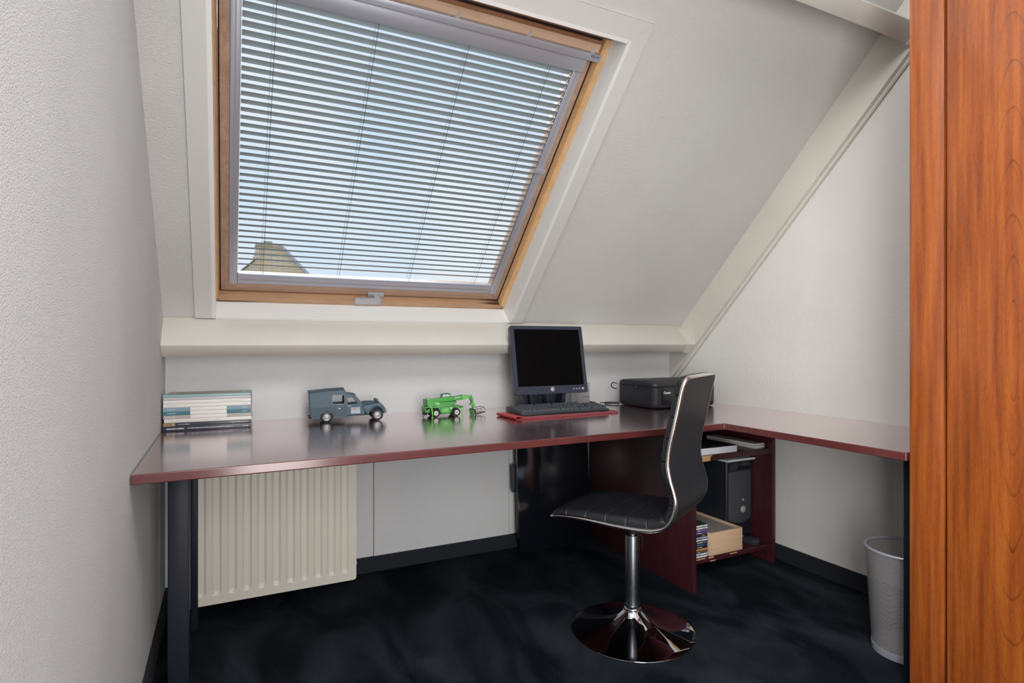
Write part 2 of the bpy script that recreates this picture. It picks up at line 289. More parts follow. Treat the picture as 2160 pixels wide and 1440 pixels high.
# ---------------------------------------------------------------- mesh building helpers
class MB:
    def __init__(s): s.bm = bmesh.new()
    def _fin(s, vs, T):
        if T is not None: bmesh.ops.transform(s.bm, matrix=T, verts=vs)
    def box(s, x0, y0, z0, x1, y1, z1, bev=0.0, seg=2, T=None):
        x0, x1 = sorted((x0, x1)); y0, y1 = sorted((y0, y1)); z0, z1 = sorted((z0, z1))
        r = bmesh.ops.create_cube(s.bm, size=1.0); vs = r['verts']
        bmesh.ops.transform(s.bm, matrix=Matrix.Translation(((x0 + x1) / 2, (y0 + y1) / 2, (z0 + z1) / 2)) @ Matrix.Diagonal((x1 - x0, y1 - y0, z1 - z0, 1)), verts=vs)
        if bev > 0:
            es = list({e for v in vs for e in v.link_edges}); fs0 = set(s.bm.faces)
            rr = bmesh.ops.bevel(s.bm, geom=es, offset=bev, segments=seg, profile=0.5, affect='EDGES')
            vs = list({v for f in rr['faces'] for v in f.verts} | {v for v in vs if v.is_valid})
        s._fin(vs, T); return s
    def prism(s, pts, a, b, axis='Y', T=None, bev=0.0, holes=()):
        """polygon pts (u,v) extruded between a and b along axis. Y: (x,z); X: (y,z); Z: (x,y)"""
        def P(u, v, w): return {'Y': (u, w, v), 'X': (w, u, v), 'Z': (u, v, w)}[axis]
        allv = []; es = []
        for loop in [pts, *holes]:
            vs = [s.bm.verts.new(P(u, v, a)) for u, v in loop]; allv += vs
            es += [s.bm.edges.new((vs[i], vs[(i + 1) % len(vs)])) for i in range(len(vs))]
        if holes:
            fs = [f for f in bmesh.ops.triangle_fill(s.bm, edges=es, use_beauty=True)['geom'] if isinstance(f, bmesh.types.BMFace)]
        else:
            fs = [s.bm.faces.new(allv)]
        ex = bmesh.ops.extrude_face_region(s.bm, geom=fs)
        nv = [v for v in ex['geom'] if isinstance(v, bmesh.types.BMVert)]
        d = Vector(P(0, 0, b)) - Vector(P(0, 0, a)); bmesh.ops.translate(s.bm, vec=d, verts=nv)
        vs = allv + nv
        if bev > 0:
            ee = list({e for v in vs for e in v.link_edges})
            rr = bmesh.ops.bevel(s.bm, geom=ee, offset=bev, segments=2, profile=0.5, affect='EDGES', clamp_overlap=True)
            vs = list({v for f in rr['faces'] for v in f.verts} | {v for v in vs if v.is_valid})
        s._fin(vs, T); return s
    def cyl(s, p0, p1, r0, r1=None, n=24, caps=True, T=None):
        r1 = r0 if r1 is None else r1
        p0 = Vector(p0); p1 = Vector(p1); d = (p1 - p0); q = d.to_track_quat('Z', 'Y').to_matrix()
        A = []; B = []
        for i in range(n):
            a = 2 * PI * i / n; o = q @ Vector((math.cos(a), math.sin(a), 0))
            A.append(s.bm.verts.new(p0 + o * r0)); B.append(s.bm.verts.new(p1 + o * r1))
        for i in range(n):
            j = (i + 1) % n; s.bm.faces.new((A[i], A[j], B[j], B[i]))
        if caps: s.bm.faces.new(A[::-1]); s.bm.faces.new(B)
        s._fin(A + B, T); return s
    def lathe(s, prof, n=48, T=None):
        rings = []; vs = []
        for r, z in prof:
            if r < 1e-6: ring = [s.bm.verts.new((0, 0, z))]
            else: ring = [s.bm.verts.new((r * math.cos(2 * PI * i / n), r * math.sin(2 * PI * i / n), z)) for i in range(n)]
            rings.append(ring); vs += ring
        for a, b in zip(rings, rings[1:]):
            for i in range(n):
                j = (i + 1) % n
                if len(a) == 1 and len(b) == 1: continue
                if len(a) == 1: s.bm.faces.new((a[0], b[j], b[i]))
                elif len(b) == 1: s.bm.faces.new((a[i], a[j], b[0]))
                else: s.bm.faces.new((a[i], a[j], b[j], b[i]))
        s._fin(vs, T); return s
    def tube(s, path, r, n=10, closed=False, T=None, flat=1.0):
        pts = [Vector(p) for p in path]; rings = []; vs = []; up = None
        for i, p in enumerate(pts):
            a = pts[i - 1] if i > 0 else (pts[-1] if closed else pts[0]); b = pts[(i + 1) % len(pts)] if (i < len(pts) - 1 or closed) else pts[-1]
            t = (b - a).normalized()
            if up is None: up = t.orthogonal().normalized()
            up = (up - t * up.dot(t)).normalized(); sd = t.cross(up)
            ring = [s.bm.verts.new(p + up * (r * math.cos(2 * PI * k / n)) + sd * (r * flat * math.sin(2 * PI * k / n))) for k in range(n)]
            rings.append(ring); vs += ring
        m = len(rings)
        for i in range(m if closed else m - 1):
            a = rings[i]; b = rings[(i + 1) % m]
            for k in range(n):
                l = (k + 1) % n; s.bm.faces.new((a[k], a[l], b[l], b[k]))
        if not closed: s.bm.faces.new(rings[0][::-1]); s.bm.faces.new(rings[-1])
        s._fin(vs, T); return s
    def loft(s, loops, caps=True, T=None):
        rs = [[s.bm.verts.new(p) for p in lp] for lp in loops]; n = len(rs[0])
        for a, b in zip(rs, rs[1:]):
            for k in range(n):
                l = (k + 1) % n; s.bm.faces.new((a[k], a[l], b[l], b[k]))
        if caps: s.bm.faces.new(rs[0][::-1]); s.bm.faces.new(rs[-1])
        s._fin([v for r in rs for v in r], T); return s
    def grid(s, nx, ny, fn, T=None):
        g_ = [[s.bm.verts.new(fn(i / nx, j / ny)) for i in range(nx + 1)] for j in range(ny + 1)]
        for j in range(ny):
            for i in range(nx): s.bm.faces.new((g_[j][i], g_[j][i + 1], g_[j + 1][i + 1], g_[j + 1][i]))
        s._fin([v for r in g_ for v in r], T); return s

WM = {}
def mats_set(o, m): o.data.materials.append(m)
def obj(name, mb, m, parent=None, smooth=True, angle=35, recalc=True, label=None):
    bm = mb.bm
    if recalc: bmesh.ops.recalc_face_normals(bm, faces=bm.faces)
    me = bpy.data.meshes.new(name); bm.to_mesh(me); bm.free()
    if smooth:
        for f in me.polygons: f.use_smooth = True
        me.set_sharp_from_angle(angle=R(angle))
    o = bpy.data.objects.new(name, me); COL.objects.link(o)
    if parent is not None:
        me.transform(WM[parent.name].inverted()); o.parent = parent; WM[o.name] = WM[parent.name].copy()
    else: WM[o.name] = Matrix.Identity(4)
    me.materials.append(m)
    if label: o['label'] = label
    return o
def thing(name, label, cat, loc=(0, 0, 0), rotz=0.0, group=None):
    o = bpy.data.objects.new(name, None); COL.objects.link(o); o.empty_display_size = 0.05
    o.location = loc; o.rotation_euler = (0, 0, rotz)
    WM[o.name] = Matrix.Translation(loc) @ Matrix.Rotation(rotz, 4, 'Z')
    o['label'] = label; o['category'] = cat
    if group: o['group'] = group
    return o
def tag(o, label, cat, group=None):
    o['label'] = label; o['category'] = cat
    if group: o['group'] = group
    return o
def struct(name, mb, m, **k):
    o = obj(name, mb, m, **k); o['kind'] = 'structure'; return o
def recentre(o, loc):
    """move a single-mesh thing's origin to its base without moving the mesh"""
    o.data.transform(Matrix.Translation(-Vector(loc))); o.location = loc; WM[o.name] = Matrix.Translation(loc); return o
def text(name, body, size, T, m, parent, align='LEFT', bold=0.0, depth=0.0002):
    cu = bpy.data.curves.new(name, 'FONT'); cu.body = body; cu.size = size; cu.extrude = depth; cu.offset = bold; cu.align_x = align; cu.align_y = 'CENTER'; cu.resolution_u = 2
    t = bpy.data.objects.new('tmp', cu); COL.objects.link(t); bpy.context.view_layer.update()
    me = bpy.data.meshes.new_from_object(t.evaluated_get(bpy.context.evaluated_depsgraph_get()))
    bpy.data.objects.remove(t); bpy.data.curves.remove(cu)
    me.name = name; me.transform(T); o = bpy.data.objects.new(name, me); COL.objects.link(o)
    me.transform(WM[parent.name].inverted()); o.parent = parent; WM[o.name] = WM[parent.name].copy()
    me.materials.clear(); me.materials.append(m); return o
FRONT = Matrix.Rotation(R(90), 4, 'X')      # text facing -Y
def Tr(x, y, z): return Matrix.Translation((x, y, z))
def rrect(w, h, r, n=6, cx=0.0, cy=0.0):
    pts = []
    for sx, sy, a0 in ((1, 1, 0), (-1, 1, 90), (-1, -1, 180), (1, -1, 270)):
        for k in range(n + 1):
            a = R(a0 + 90 * k / n); pts.append((cx + sx * (w / 2 - r) + r * math.cos(a), cy + sy * (h / 2 - r) + r * math.sin(a)))
    return pts

# ================================================================ THE ROOM
XL, XR, YB = -0.215, 2.41, 2.68
S2 = math.sqrt(2); RS = 3.73
# roof frame: (X, s up the slope, n outwards) -> world
ROOF = Matrix(((1, 0, 0, 0), (0, -1 / S2, 1 / S2, RS / 2), (0, 1 / S2, 1 / S2, RS / 2), (0, 0, 0, 1)))
def roofpt(x, s, n=0.0): return ROOF @ Vector((x, s, n))

b = MB(); b.box(XL - 0.1, -2.6, -0.05, XR + 0.1, YB + 0.1, 0.0)
struct('floor', b, M['carpet'], smooth=False)
# left wall, running up to the roof
b = MB(); b.prism([(-2.6, 0), (YB + 0.1, 0), (YB + 0.1, RS - YB - 0.1), (0.63, 3.1), (-2.6, 3.1)], XL - 0.1, XL, 'X')
struct('wall_left', b, M['wall_left'], smooth=False)
b = MB(); b.prism([(-2.6, 0), (YB + 0.1, 0), (YB + 0.1, RS - YB - 0.1), (0.63, 3.1), (-2.6, 3.1)], XR, XR + 0.1, 'X')
struct('wall_right', b, M['wall'], smooth=False)
# back (knee) wall: plastered above the desk, three boarded panels below with open joints
b = MB(); b.box(XL, YB, 0.70, XR, YB + 0.08, 1.05)
b.box(XL, YB, 0.0, 0.6095, YB + 0.02, 0.70); b.box(0.6125, YB - 0.003, 0.0, 1.3015, YB + 0.02, 0.70); b.box(1.3045, YB, 0.0, XR, YB + 0.02, 0.70)
b.box(XL, YB + 0.03, 0.0, XR, YB + 0.08, 0.70)
struct('wall_back', b, M['board'], smooth=False)
# sloping ceiling with the window opening
WX0, WX1, WS0, WS1 = -0.036, 1.250, -1.000, 0.320
b = MB()
s0, s1 = (1.05 - YB) / S2 - 0.03, 2.1; HG = 0.0118
for x0, x1, a, c in ((XL, WX0 - HG, s0, s1), (WX1 + HG, XR, s0, s1), (WX0 - HG, WX1 + HG, s0, WS0 - HG), (WX0 - HG, WX1 + HG, 0.335, s1)):
    b.box(x0, a, 0.0, x1, c, 0.012, T=ROOF)
struct('ceiling', b, M['ceil'], smooth=False)

# casing boards round the window, mitred at the top
b = MB(); T = ROOF; d0, d1 = -0.012, 0.0
ci = 0.330
b.prism([(-0.107, 0.402), (-0.107, -1.006), (WX0 + 0.001, -1.006), (WX0 + 0.001, ci)], d0, d1, 'Z', T=T)
o = struct('trim_1', b, M['casing'], smooth=False); o['label'] = 'white casing board left of the roof window'
b = MB(); b.prism([(1.320, 0.402), (1.320, -1.006), (WX1 - 0.001, -1.006), (WX1 - 0.001, ci)], d0, d1, 'Z', T=T)
o = struct('trim_2', b, M['casing'], smooth=False); o['label'] = 'white casing board right of the roof window'
b = MB(); b.prism([(-0.107, 0.4025), (1.320, 0.4025), (WX1 - 0.001, ci + 0.0005), (WX0 + 0.001, ci + 0.0005)], d0, d1, 'Z', T=T)
o = struct('trim_3', b, M['casing'], smooth=False); o['label'] = 'white casing board above the roof window'
# lining boards of the reveal
b = MB(); n0, n1 = -0.0124, 0.085; th = 0.012
b.box(WX0 - th, -1.004, n0, WX0 + 0.002, 0.335, n1, T=T); b.box(WX1 - 0.002, -1.004, n0, WX1 + th, 0.335, n1, T=T)
b.box(WX0, -1.0 - th, -0.012, WX1, -1.0, n1, T=T); b.box(WX0, 0.323, n0, WX1, 0.335, n1, T=T)
o = struct('trim_4', b, M['lining'], smooth=False); o['label'] = 'white lining boards inside the roof window opening'
# purlins (square to the roof) and the rafter on the gable wall
b = MB(); b.box(XL, -1.075, -0.155, 2.366, -1.013, -0.001, bev=0.003, T=T)
lower = struct('trim_5', b, M['cream']); lower['label'] = 'cream painted purlin below the roof window'
b = MB(); b.box(XL, 0.615, -0.150, 2.366, 0.684, -0.001, bev=0.003, T=T)
upper = struct('trim_6', b, M['cream']); upper['label'] = 'cream painted purlin high on the slope'
b = MB(); nn = -0.158
def yz(s, n): p = roofpt(0, s, n); return (p.y, p.z)
zi = RS + S2 * nn - (YB - 0.001)
b.prism([(YB - 0.001, RS - YB), (YB - 0.001, zi), yz(2.0, nn), yz(2.0, -0.001)], 2.365, 2.391, 'X')
rafter = struct('trim_7', b, M['cream'], smooth=False); rafter['label'] = 'cream painted rafter along the right gable wall'
b = MB(); b.cyl(roofpt(2.398, -1.31, nn + 0.004), roofpt(2.398, 2.0, nn + 0.004), 0.0125, n=16)
o = struct('trim_8', b, M['cream']); o['label'] = 'cream rounded bead between rafter and gable wall'
# painted-over nail plates where the beams meet
def nail_plate(parent, pts, x0, x1, nails, T=None):
    b = MB()
    b.prism(pts, x0, x1, 'X')
    for (y, z) in nails: b.cyl((x0 - 0.0015, y, z), (x1, y, z), 0.004, 0.005, n=10)
    return obj('nail_plate', b, M['cream'], parent)
pp = [yz(s, n) for s, n in ((0.612, -0.02), (0.612, -0.150), (0.585, -0.120), (0.570, -0.085), (0.585, -0.045))]
nail_plate(rafter, pp, 2.3625, 2.365, [yz(0.600, -0.05), yz(0.600, -0.075), yz(0.597, -0.10), yz(0.588, -0.085)])
pp = [yz(s, n) for s, n in ((-1.012, -0.03), (-0.985, -0.045), (-0.970, -0.075), (-0.985, -0.125), (-1.012, -0.150))]
nail_plate(rafter, pp, 2.3625, 2.365, [yz(-0.992, -0.06), yz(-0.985, -0.085), yz(-0.995, -0.11)])
b = MB(); b.box(2.318, -1.078, -0.1575, 2.364, -1.0105, -0.03, T=T)
for x, s in ((2.345, -1.02), (2.335, -1.045), (2.348, -1.065)): b.cyl(roofpt(x, s, -0.1585), roofpt(x, s, -0.155), 0.004, n=10)
obj('nail_plate', b, M['cream'], lower)
b = MB(); b.box(2.335, 0.612, -0.1525, 2.364, 0.687, -0.03, T=T); obj('nail_plate', b, M['cream'], upper)
# boxed-in strip where the rafter stands on the knee wall
b = MB(); b.box(2.372, YB - 0.006, 0.722, 2.379, YB + 0.001, 1.0)
o = struct('trim_9', b, M['casing'], smooth=False)
# skirtings
b = MB(); b.box(XL, -2.6, 0, XL + 0.012, YB, 0.075); struct('baseboard_left', b, M['skirting'], smooth=False)
b = MB(); b.box(XL, YB - 0.014, 0, XR, YB - 0.001, 0.068); struct('baseboard_back', b, M['skirting'], smooth=False)
b = MB(); b.box(XR - 0.012, -2.6, 0, XR, YB, 0.072); struct('baseboard_right', b, M['skirting'], smooth=False)

# ================================================================ ROOF WINDOW
win = bpy.data.objects.new('window_1', None); COL.objects.link(win); win.location = roofpt(0.607, -0.34, 0.1); WM[win.name] = Matrix.Translation(win.location)
win['kind'] = 'structure'; win['label'] = 'pivoting roof window in an oiled pine frame with a grey blind'; win['category'] = 'window'
FX0, FX1, FS0, FS1 = WX0, WX1 - 0.004, -1.0, 0.322
b = MB()
# fixed outer frame: rounded inner arris on the long sides
def side(x_out, x_in, bevx):
    b.prism([(x_out, 0.080), (x_in + bevx * 0.35, 0.080), (x_in + bevx * 0.08, 0.088), (x_in, 0.102), (x_in - bevx * 0.08, 0.128), (x_in - bevx * 0.08, 0.19), (x_out, 0.19)],
            FS0, FS1, 'Y', T=ROOF @ Matrix(((1, 0, 0, 0), (0, 1, 0, 0), (0, 0, 1, 0), (0, 0, 0, 1))))
side(FX0, FX0 + 0.012, -0.02); side(FX1, FX1 - 0.022, 0.03)
fr_sides = obj('window_frame', b, M['pine'], win)
b = MB(); b.box(FX0, FS0, 0.080, FX1, FS0 + 0.022, 0.19, bev=0.003, T=ROOF);
obj('window_frame', b, M['pine_worn'], win, label='weather-stained bottom frame rail')
b = MB(); b.box(FX0, FS1 - 0.025, 0.080, FX1, FS1, 0.19, bev=0.002, T=ROOF)
obj('window_frame', b, M['pine_red'], win)
b = MB(); b.box(FX0 + 0.014, FS0 + 0.022, 0.150, FX0 + 0.022, FS1 - 0.012, 0.152, T=ROOF); b.box(FX1 - 0.0290, FS0 + 0.022, 0.1195, FX1 - 0.0225, FS1 - 0.03, 0.150, T=ROOF)
b.box(FX0 + 0.014, FS0 + 0.02, 0.150, FX1 - 0.022, FS0 + 0.032, 0.152, T=ROOF)
obj('seal_and_gap_shade', b, M['black'], win)  # seals; the right strip is brought forward as painted shade of the sash gap
# sash
SX0, SX1, SS0, SS1 = -0.018, 1.217, -0.970, 0.286
b = MB(); b.box(SX0, SS0, 0.118, SX0 + 0.060, SS1, 0.165, bev=0.004, T=ROOF); b.box(SX1 - 0.060, SS0, 0.118, SX1, SS1, 0.165, bev=0.004, T=ROOF)
obj('window_sash', b, M['pine_dark'], win)
b = MB(); b.box(SX0 + 0.004, SS0, 0.119, SX1 - 0.004, SS0 + 0.07, 0.165, bev=0.004, T=ROOF); b.box(SX0 + 0.06, SS1 - 0.09, 0.121, SX1 - 0.06, SS1, 0.165, T=ROOF)
sash_x = obj('window_sash', b, M['pine_dark_x'], win)
b = MB(); b.box(SX0 + 0.05, SS0 + 0.06, 0.150, SX1 - 0.05, SS1 - 0.06, 0.156, T=ROOF); obj('glass_pane', b, M['glass'], win)
# ventilation flap along the top of the sash, with clips and a black bar as the slot's shade
b = MB(); b.prism([(0.240, 0.118), (0.240, 0.092), (0.246, 0.086), (0.2735, 0.0865), (0.2735, 0.118)], SX0, SX1 - 0.004, 'X', T=ROOF)
flap = obj('ventilation_flap', b, M['oak_x'], win)
b = MB(); b.box(SX0, 0.2735, 0.0880, SX1 - 0.004, 0.2865, 0.118, bev=0.002, T=ROOF); obj('flap_edge', b, M['pine_red'], flap)
b = MB(); b.box(SX0, 0.2865, 0.100, SX1, 0.2975, 0.130, T=ROOF); obj('slot_shade', b, M['black'], win)
for x in (0.13, 0.40, 0.67, 0.93, 1.19):
    b = MB(); b.prism([(x - 0.008, 0.240), (x + 0.008, 0.240), (x + 0.0035, 0.262), (x - 0.0035, 0.262)], 0.086, 0.098, 'Z', T=ROOF)
    obj('clip', b, M['silver'], flap)
# lever handle on the bottom rail
b = MB(); b.box(0.572, -0.978, 0.107, 0.644, -0.948, 0.120, bev=0.003, T=ROOF)
hb = obj('handle_plate', b, M['silver'], win)
b = MB(); b.box(0.597, -0.975, 0.085, 0.622, -0.952, 0.108, bev=0.003, T=ROOF)
b.prism([(0.510, 0.072), (0.510, 0.083), (0.515, 0.090), (0.628, 0.094), (0.628, 0.078), (0.622, 0.074)], -0.988, -0.960, 'Y', T=ROOF @ Matrix.Identity(4), bev=0.002)
obj('window_handle', b, M['silver'], hb)

# ---------------------------------------------------------------- venetian blind in the sash
bl = thing('venetian_blind', 'grey aluminium venetian blind half open in the roof window', 'blind', roofpt(0.6, -0.9, 0.11))
b = MB(); PITCH = 0.02655; SW = 0.0355; tilt = R(-1.6)
NS = 38
for k in range(NS):
    s = 0.149 - k * PITCH
    c = roofpt(0, s, 0.1215)
    pts = []
    for q in range(7):
        t_ = -0.5 + q / 6; y = t_ * SW; z = 0.0010 * (1 - (2 * t_) ** 2)
        pts.append((c.y + y * math.cos(tilt) - z * math.sin(tilt), c.z + y * math.sin(tilt) + z * math.cos(tilt)))
    low = [(y, z - 0.0005) for y, z in pts][::-1]
    b.prism(pts + low, 0.044, 1.1545, 'X')
obj('slats', b, M['slat'], bl)
b = MB(); b.box(0.014, 0.163, 0.096, 1.188, 0.218, 0.119, bev=0.004, T=ROOF); cas = obj('top_casing', b, M['alu'], bl)
b = MB(); b.box(-0.016, 0.214, 0.082, 1.232, 0.240, 0.117, bev=0.003, T=ROOF); b.box(-0.016, 0.219, 0.0805, 1.232, 0.2215, 0.083, T=ROOF)
hr = obj('headrail', b, M['alu'], bl)
b = MB(); b.box(0.042, -0.924, 0.108, 1.153, -0.900, 0.119, bev=0.003, T=ROOF); b.box(0.042, -0.898, 0.104, 1.153, -0.872, 0.119, bev=0.003, T=ROOF)
obj('bottom_rail', b, M['alu'], bl)
for x0, x1 in ((0.012, 0.042), (1.154, 1.190)):
    b = MB(); b.box(x0, -0.928, 0.108, x1, 0.166, 0.119, bev=0.003, T=ROOF); b.box((x0 + x1) / 2 - 0.002, -0.928, 0.1065, (x0 + x1) / 2 + 0.002, 0.166, 0.109, T=ROOF)
    obj('side_rail', b, M['alu'], bl)
for x in (0.135, 0.435, 0.742, 1.060):
    b = MB(); b.tube([roofpt(x, 0.163, 0.1105), roofpt(x, -0.3, 0.1105), roofpt(x, -0.874, 0.1105)], 0.0008, n=6)
    obj('lift_cord', b, M['cord'], bl)
    b = MB()
    for dx, n_off in ((-0.006, 0.1335), (-0.009, 0.1110)):
        b.tube([roofpt(x + dx, 0.163, n_off), roofpt(x + dx, -0.874, n_off)], 0.00032, n=5)
    obj('ladder_cord', b, M['cord'], bl)
b = MB(); b.tube([roofpt(1.1530, 0.16, 0.1085), roofpt(1.1530, -0.87, 0.1085)], 0.0012, n=6)
obj('ladder_cord', b, M['cord'], bl)
b = MB(); b.box(1.150, -0.262, 0.098, 1.196, -0.240, 0.112, bev=0.002, T=ROOF); obj('slide_grip', b, M['alu'], bl)
Tl = ROOF @ Matrix.Translation((1.186, 0.2315, 0.0815)) @ Matrix(((1, 0, 0, 0), (0, 1, 0, 0), (0, 0, -1, 0), (0, 0, 0, 1)))
text('maker_mark', 'VELUX', 0.0125, Tl, M['print_dark'], hr, bold=0.0003)

# ---------------------------------------------------------------- house seen outside
hs = thing('neighbour_house', 'weathered yellowish gable of a house seen through the lower left of the window', 'house', (0.9, 12.5, 0.0))
b = MB(); gp = [(0.57, 3.02), (0.57, 2.74), (-2.6, -0.2), (4.07, -0.2), (1.04, 3.02)]
b.prism(gp, 12.9, 16.5, 'Y'); uvl = b.bm.loops.layers.uv.new('UVMap')
for f in b.bm.faces:
    for l in f.loops: l[uvl].uv = (l.vert.co.x + l.vert.co.y, l.vert.co.z)
obj('gable', b, M['tile'], hs, smooth=False)
b = MB(); b.prism([(1.00, 3.05), (1.06, 3.05), (4.15, -0.2), (4.04, -0.2)], 12.82, 16.6, 'Y'); obj('verge', b, M['greypaper'], hs, smooth=False)
b = MB(); b.prism([(0.585, 2.78), (0.545, 2.76), (-2.68, -0.2), (-2.57, -0.2)], 12.82, 16.6, 'Y'); obj('verge', b, M['greypaper'], hs, smooth=False)
b = MB(); b.box(0.545, 12.84, 3.00, 1.05, 13.3, 3.06); b.box(0.70, 12.86, 3.05, 0.86, 13.2, 3.12); obj('coping', b, mat('lichen stone', (0.42, 0.33, 0.20), 0.9, mottle=0.3, mscale=4), hs, smooth=False)
b = MB(); b.box(-2.2, 11.2, -4, 4.0, 14.7, 0.05); obj('wall', b, M['offwhite'], hs, smooth=False)

# ================================================================ DESK
DZ = 0.72
desk = thing('corner_desk', 'reddish mahogany L-shaped desk along the back and right walls', 'desk', (1.0, 2.2, 0))
b = MB(); b.prism([(XL + 0.003, YB - 0.001), (XL + 0.003, 1.712), (1.825, 1.742), (1.825, 1.036), (XR - 0.001, 1.036), (XR - 0.001, YB - 0.001)], DZ - 0.026, DZ, 'Z', bev=0.0035)
dt = obj('desktop', b, M['desk'], desk, angle=60)
wn = dt.modifiers.new('weighted normals', 'WEIGHTED_NORMAL'); wn.weight = 100; wn.keep_sharp = True
for (x0, x1, y0, y1) in ((-0.147, -0.094, 1.90, 1.955), (-0.114, -0.091, 2.40, 2.445), (1.895, 1.93, 1.050, 1.085)):
    b = MB(); b.box(x0, y0, 0.0, x1, y1, DZ - 0.026, bev=0.003); obj('leg', b, M['leg'], desk)
b = MB(); b.box(-0.135, 1.95, DZ - 0.062, -0.105, 2.41, DZ - 0.026); obj('leg_rail', b, M['leg'], desk, smooth=False)

# ---------------------------------------------------------------- radiator under the desk
rad = thing('radiator', 'cream ribbed panel radiator on the wall under the desk', 'radiator', (0.17, 2.6, 0.045))
RX0, RX1, RZ0, RZ1, RY = -0.165, 0.497, 0.047, 0.60, 2.50
b = MB()
chan = [0.448 - 0.0532 * k for k in range(12)]
def face(u, v):
    x = RX0 + 0.006 + (RX1 - RX0 - 0.012) * u; z = RZ0 + 0.006 + (RZ1 - RZ0 - 0.012) * v; d = 0.0
    for c in chan:
        q = abs(x - c) / 0.0165
        zz = (RZ0 + 0.048 - z) / 0.012
        if zz > 0: q = math.sqrt(q * q + zz * zz) if zz < 3 else 9
        if q < 1.0: d = max(d, 0.0075 * min(1.0, (1 - q) / 0.42) ** 0.8)
    return (x, RY + d, z)
b.grid(330, 90, face)
obj('front_panel', b, M['radiator'], rad, angle=60)
b = MB()
o_ = rrect(RX1 - RX0, RZ1 - RZ0, 0.012, 5, (RX0 + RX1) / 2, (RZ0 + RZ1) / 2); i_ = rrect(RX1 - RX0 - 0.012, RZ1 - RZ0 - 0.012, 0.008, 5, (RX0 + RX1) / 2, (RZ0 + RZ1) / 2)
b.prism(o_, RY - 0.001, RY + 0.012, 'Y', holes=[i_]); b.prism(o_, RY + 0.055, RY + 0.067, 'Y'); b.box(RX0 + 0.02, RY + 0.012, RZ0 + 0.02, RX1 - 0.012, RY + 0.056, RZ1 - 0.02)
obj('casing', b, M['radiator'], rad)
b = MB(); b.cyl((RX1 - 0.006, RY + 0.03, RZ0 + 0.06), (RX1 + 0.006, RY + 0.03, RZ0 + 0.06), 0.010, n=6); obj('plug', b, M['radiator'], rad)
for x in (0.05, 0.36):
    b = MB(); b.box(x, RY + 0.067, 0.12, x + 0.04, YB - 0.0005, 0.55); obj('wall_bracket', b, M['radiator'], rad)

# ---------------------------------------------------------------- glossy black panel leaning by the wall
pn = thing('black_panel', 'glossy black panel leaning against the wall under the desk behind the chair', 'panel', (1.53, 2.58, 0))
lean = Tr(1.314, 2.575, 0.0) @ Matrix.Rotation(R(-4.0), 4, 'X')
b = MB(); b.box(0.0, 0.0, 0.0, 0.425, 0.006, 0.685, bev=0.002, T=lean); obj('front_sheet', b, M['gloss'], pn)
b = MB(); b.box(-0.002, 0.006, 0.07, 0.43, 0.030, 0.68, bev=0.002, T=lean); obj('back_frame', b, M['black'], pn)
for z0, z1 in ((0.30, 0.435), (0.62, 0.672)):
    b = MB(); b.box(-0.022, 0.010, z0, 0.004, 0.034, z1, bev=0.003, T=lean); obj('side_catch', b, M['black'], pn)

# ---------------------------------------------------------------- open cabinet under the corner
bc = thing('open_cabinet', 'dark mahogany open cabinet with chipped shelves under the desk corner', 'cabinet', (2.05, 2.2, 0))
b = MB(); b.box(1.747, 1.838, 0, 1.768, 2.60, DZ - 0.0265, bev=0.002); obj('side_panel', b, M['mahog'], bc)
b = MB(); b.box(2.333, 1.930, 0, 2.355, 2.60, DZ - 0.0265, bev=0.002); obj('side_panel', b, M['mahog'], bc)
b = MB(); b.box(1.768, 2.585, 0.05, 2.333, 2.60, DZ - 0.0265); obj('back_panel', b, M['mahog'], bc, smooth=False)
sh = []
for z0, z1 in ((0.066, 0.089), (0.518, 0.545)):
    b = MB(); b.box(1.768, 1.945, z0, 2.333, 2.585, z1, bev=0.001); sh.append(obj('shelf', b, M['mahog'], bc))
for k, (x0, x1, z0, z1, tz) in enumerate(((1.80, 1.922, 0.0835, 0.0885, 0), (1.940, 1.972, 0.0815, 0.0885, 0), (1.95, 1.985, 0.0665, 0.0715, 0), (2.072, 2.118, 0.0800, 0.0850, 0))):
    b = MB(); b.prism([(x0, z0 + 0.001), (x0 + 0.3 * (x1 - x0), z0), (x1, z0 + 0.001), (x1 - 0.002, z1), (x0 + 0.5 * (x1 - x0), z1 - 0.001), (x0 + 0.001, z1)], 1.9435, 1.9455, 'Y')
    obj('chipped_edge', b, M['chip'], sh[0], smooth=False, label='tan chipboard showing through the chipped shelf edge')
b = MB(); b.prism([(1.90, 0.518), (1.951, 0.519), (1.952, 0.536), (1.965, 0.544), (1.90, 0.5445)], 1.9435, 1.9455, 'Y'); obj('chipped_edge', b, M['chip'], sh[1], smooth=False, label='tan chipboard showing through the chipped shelf edge')

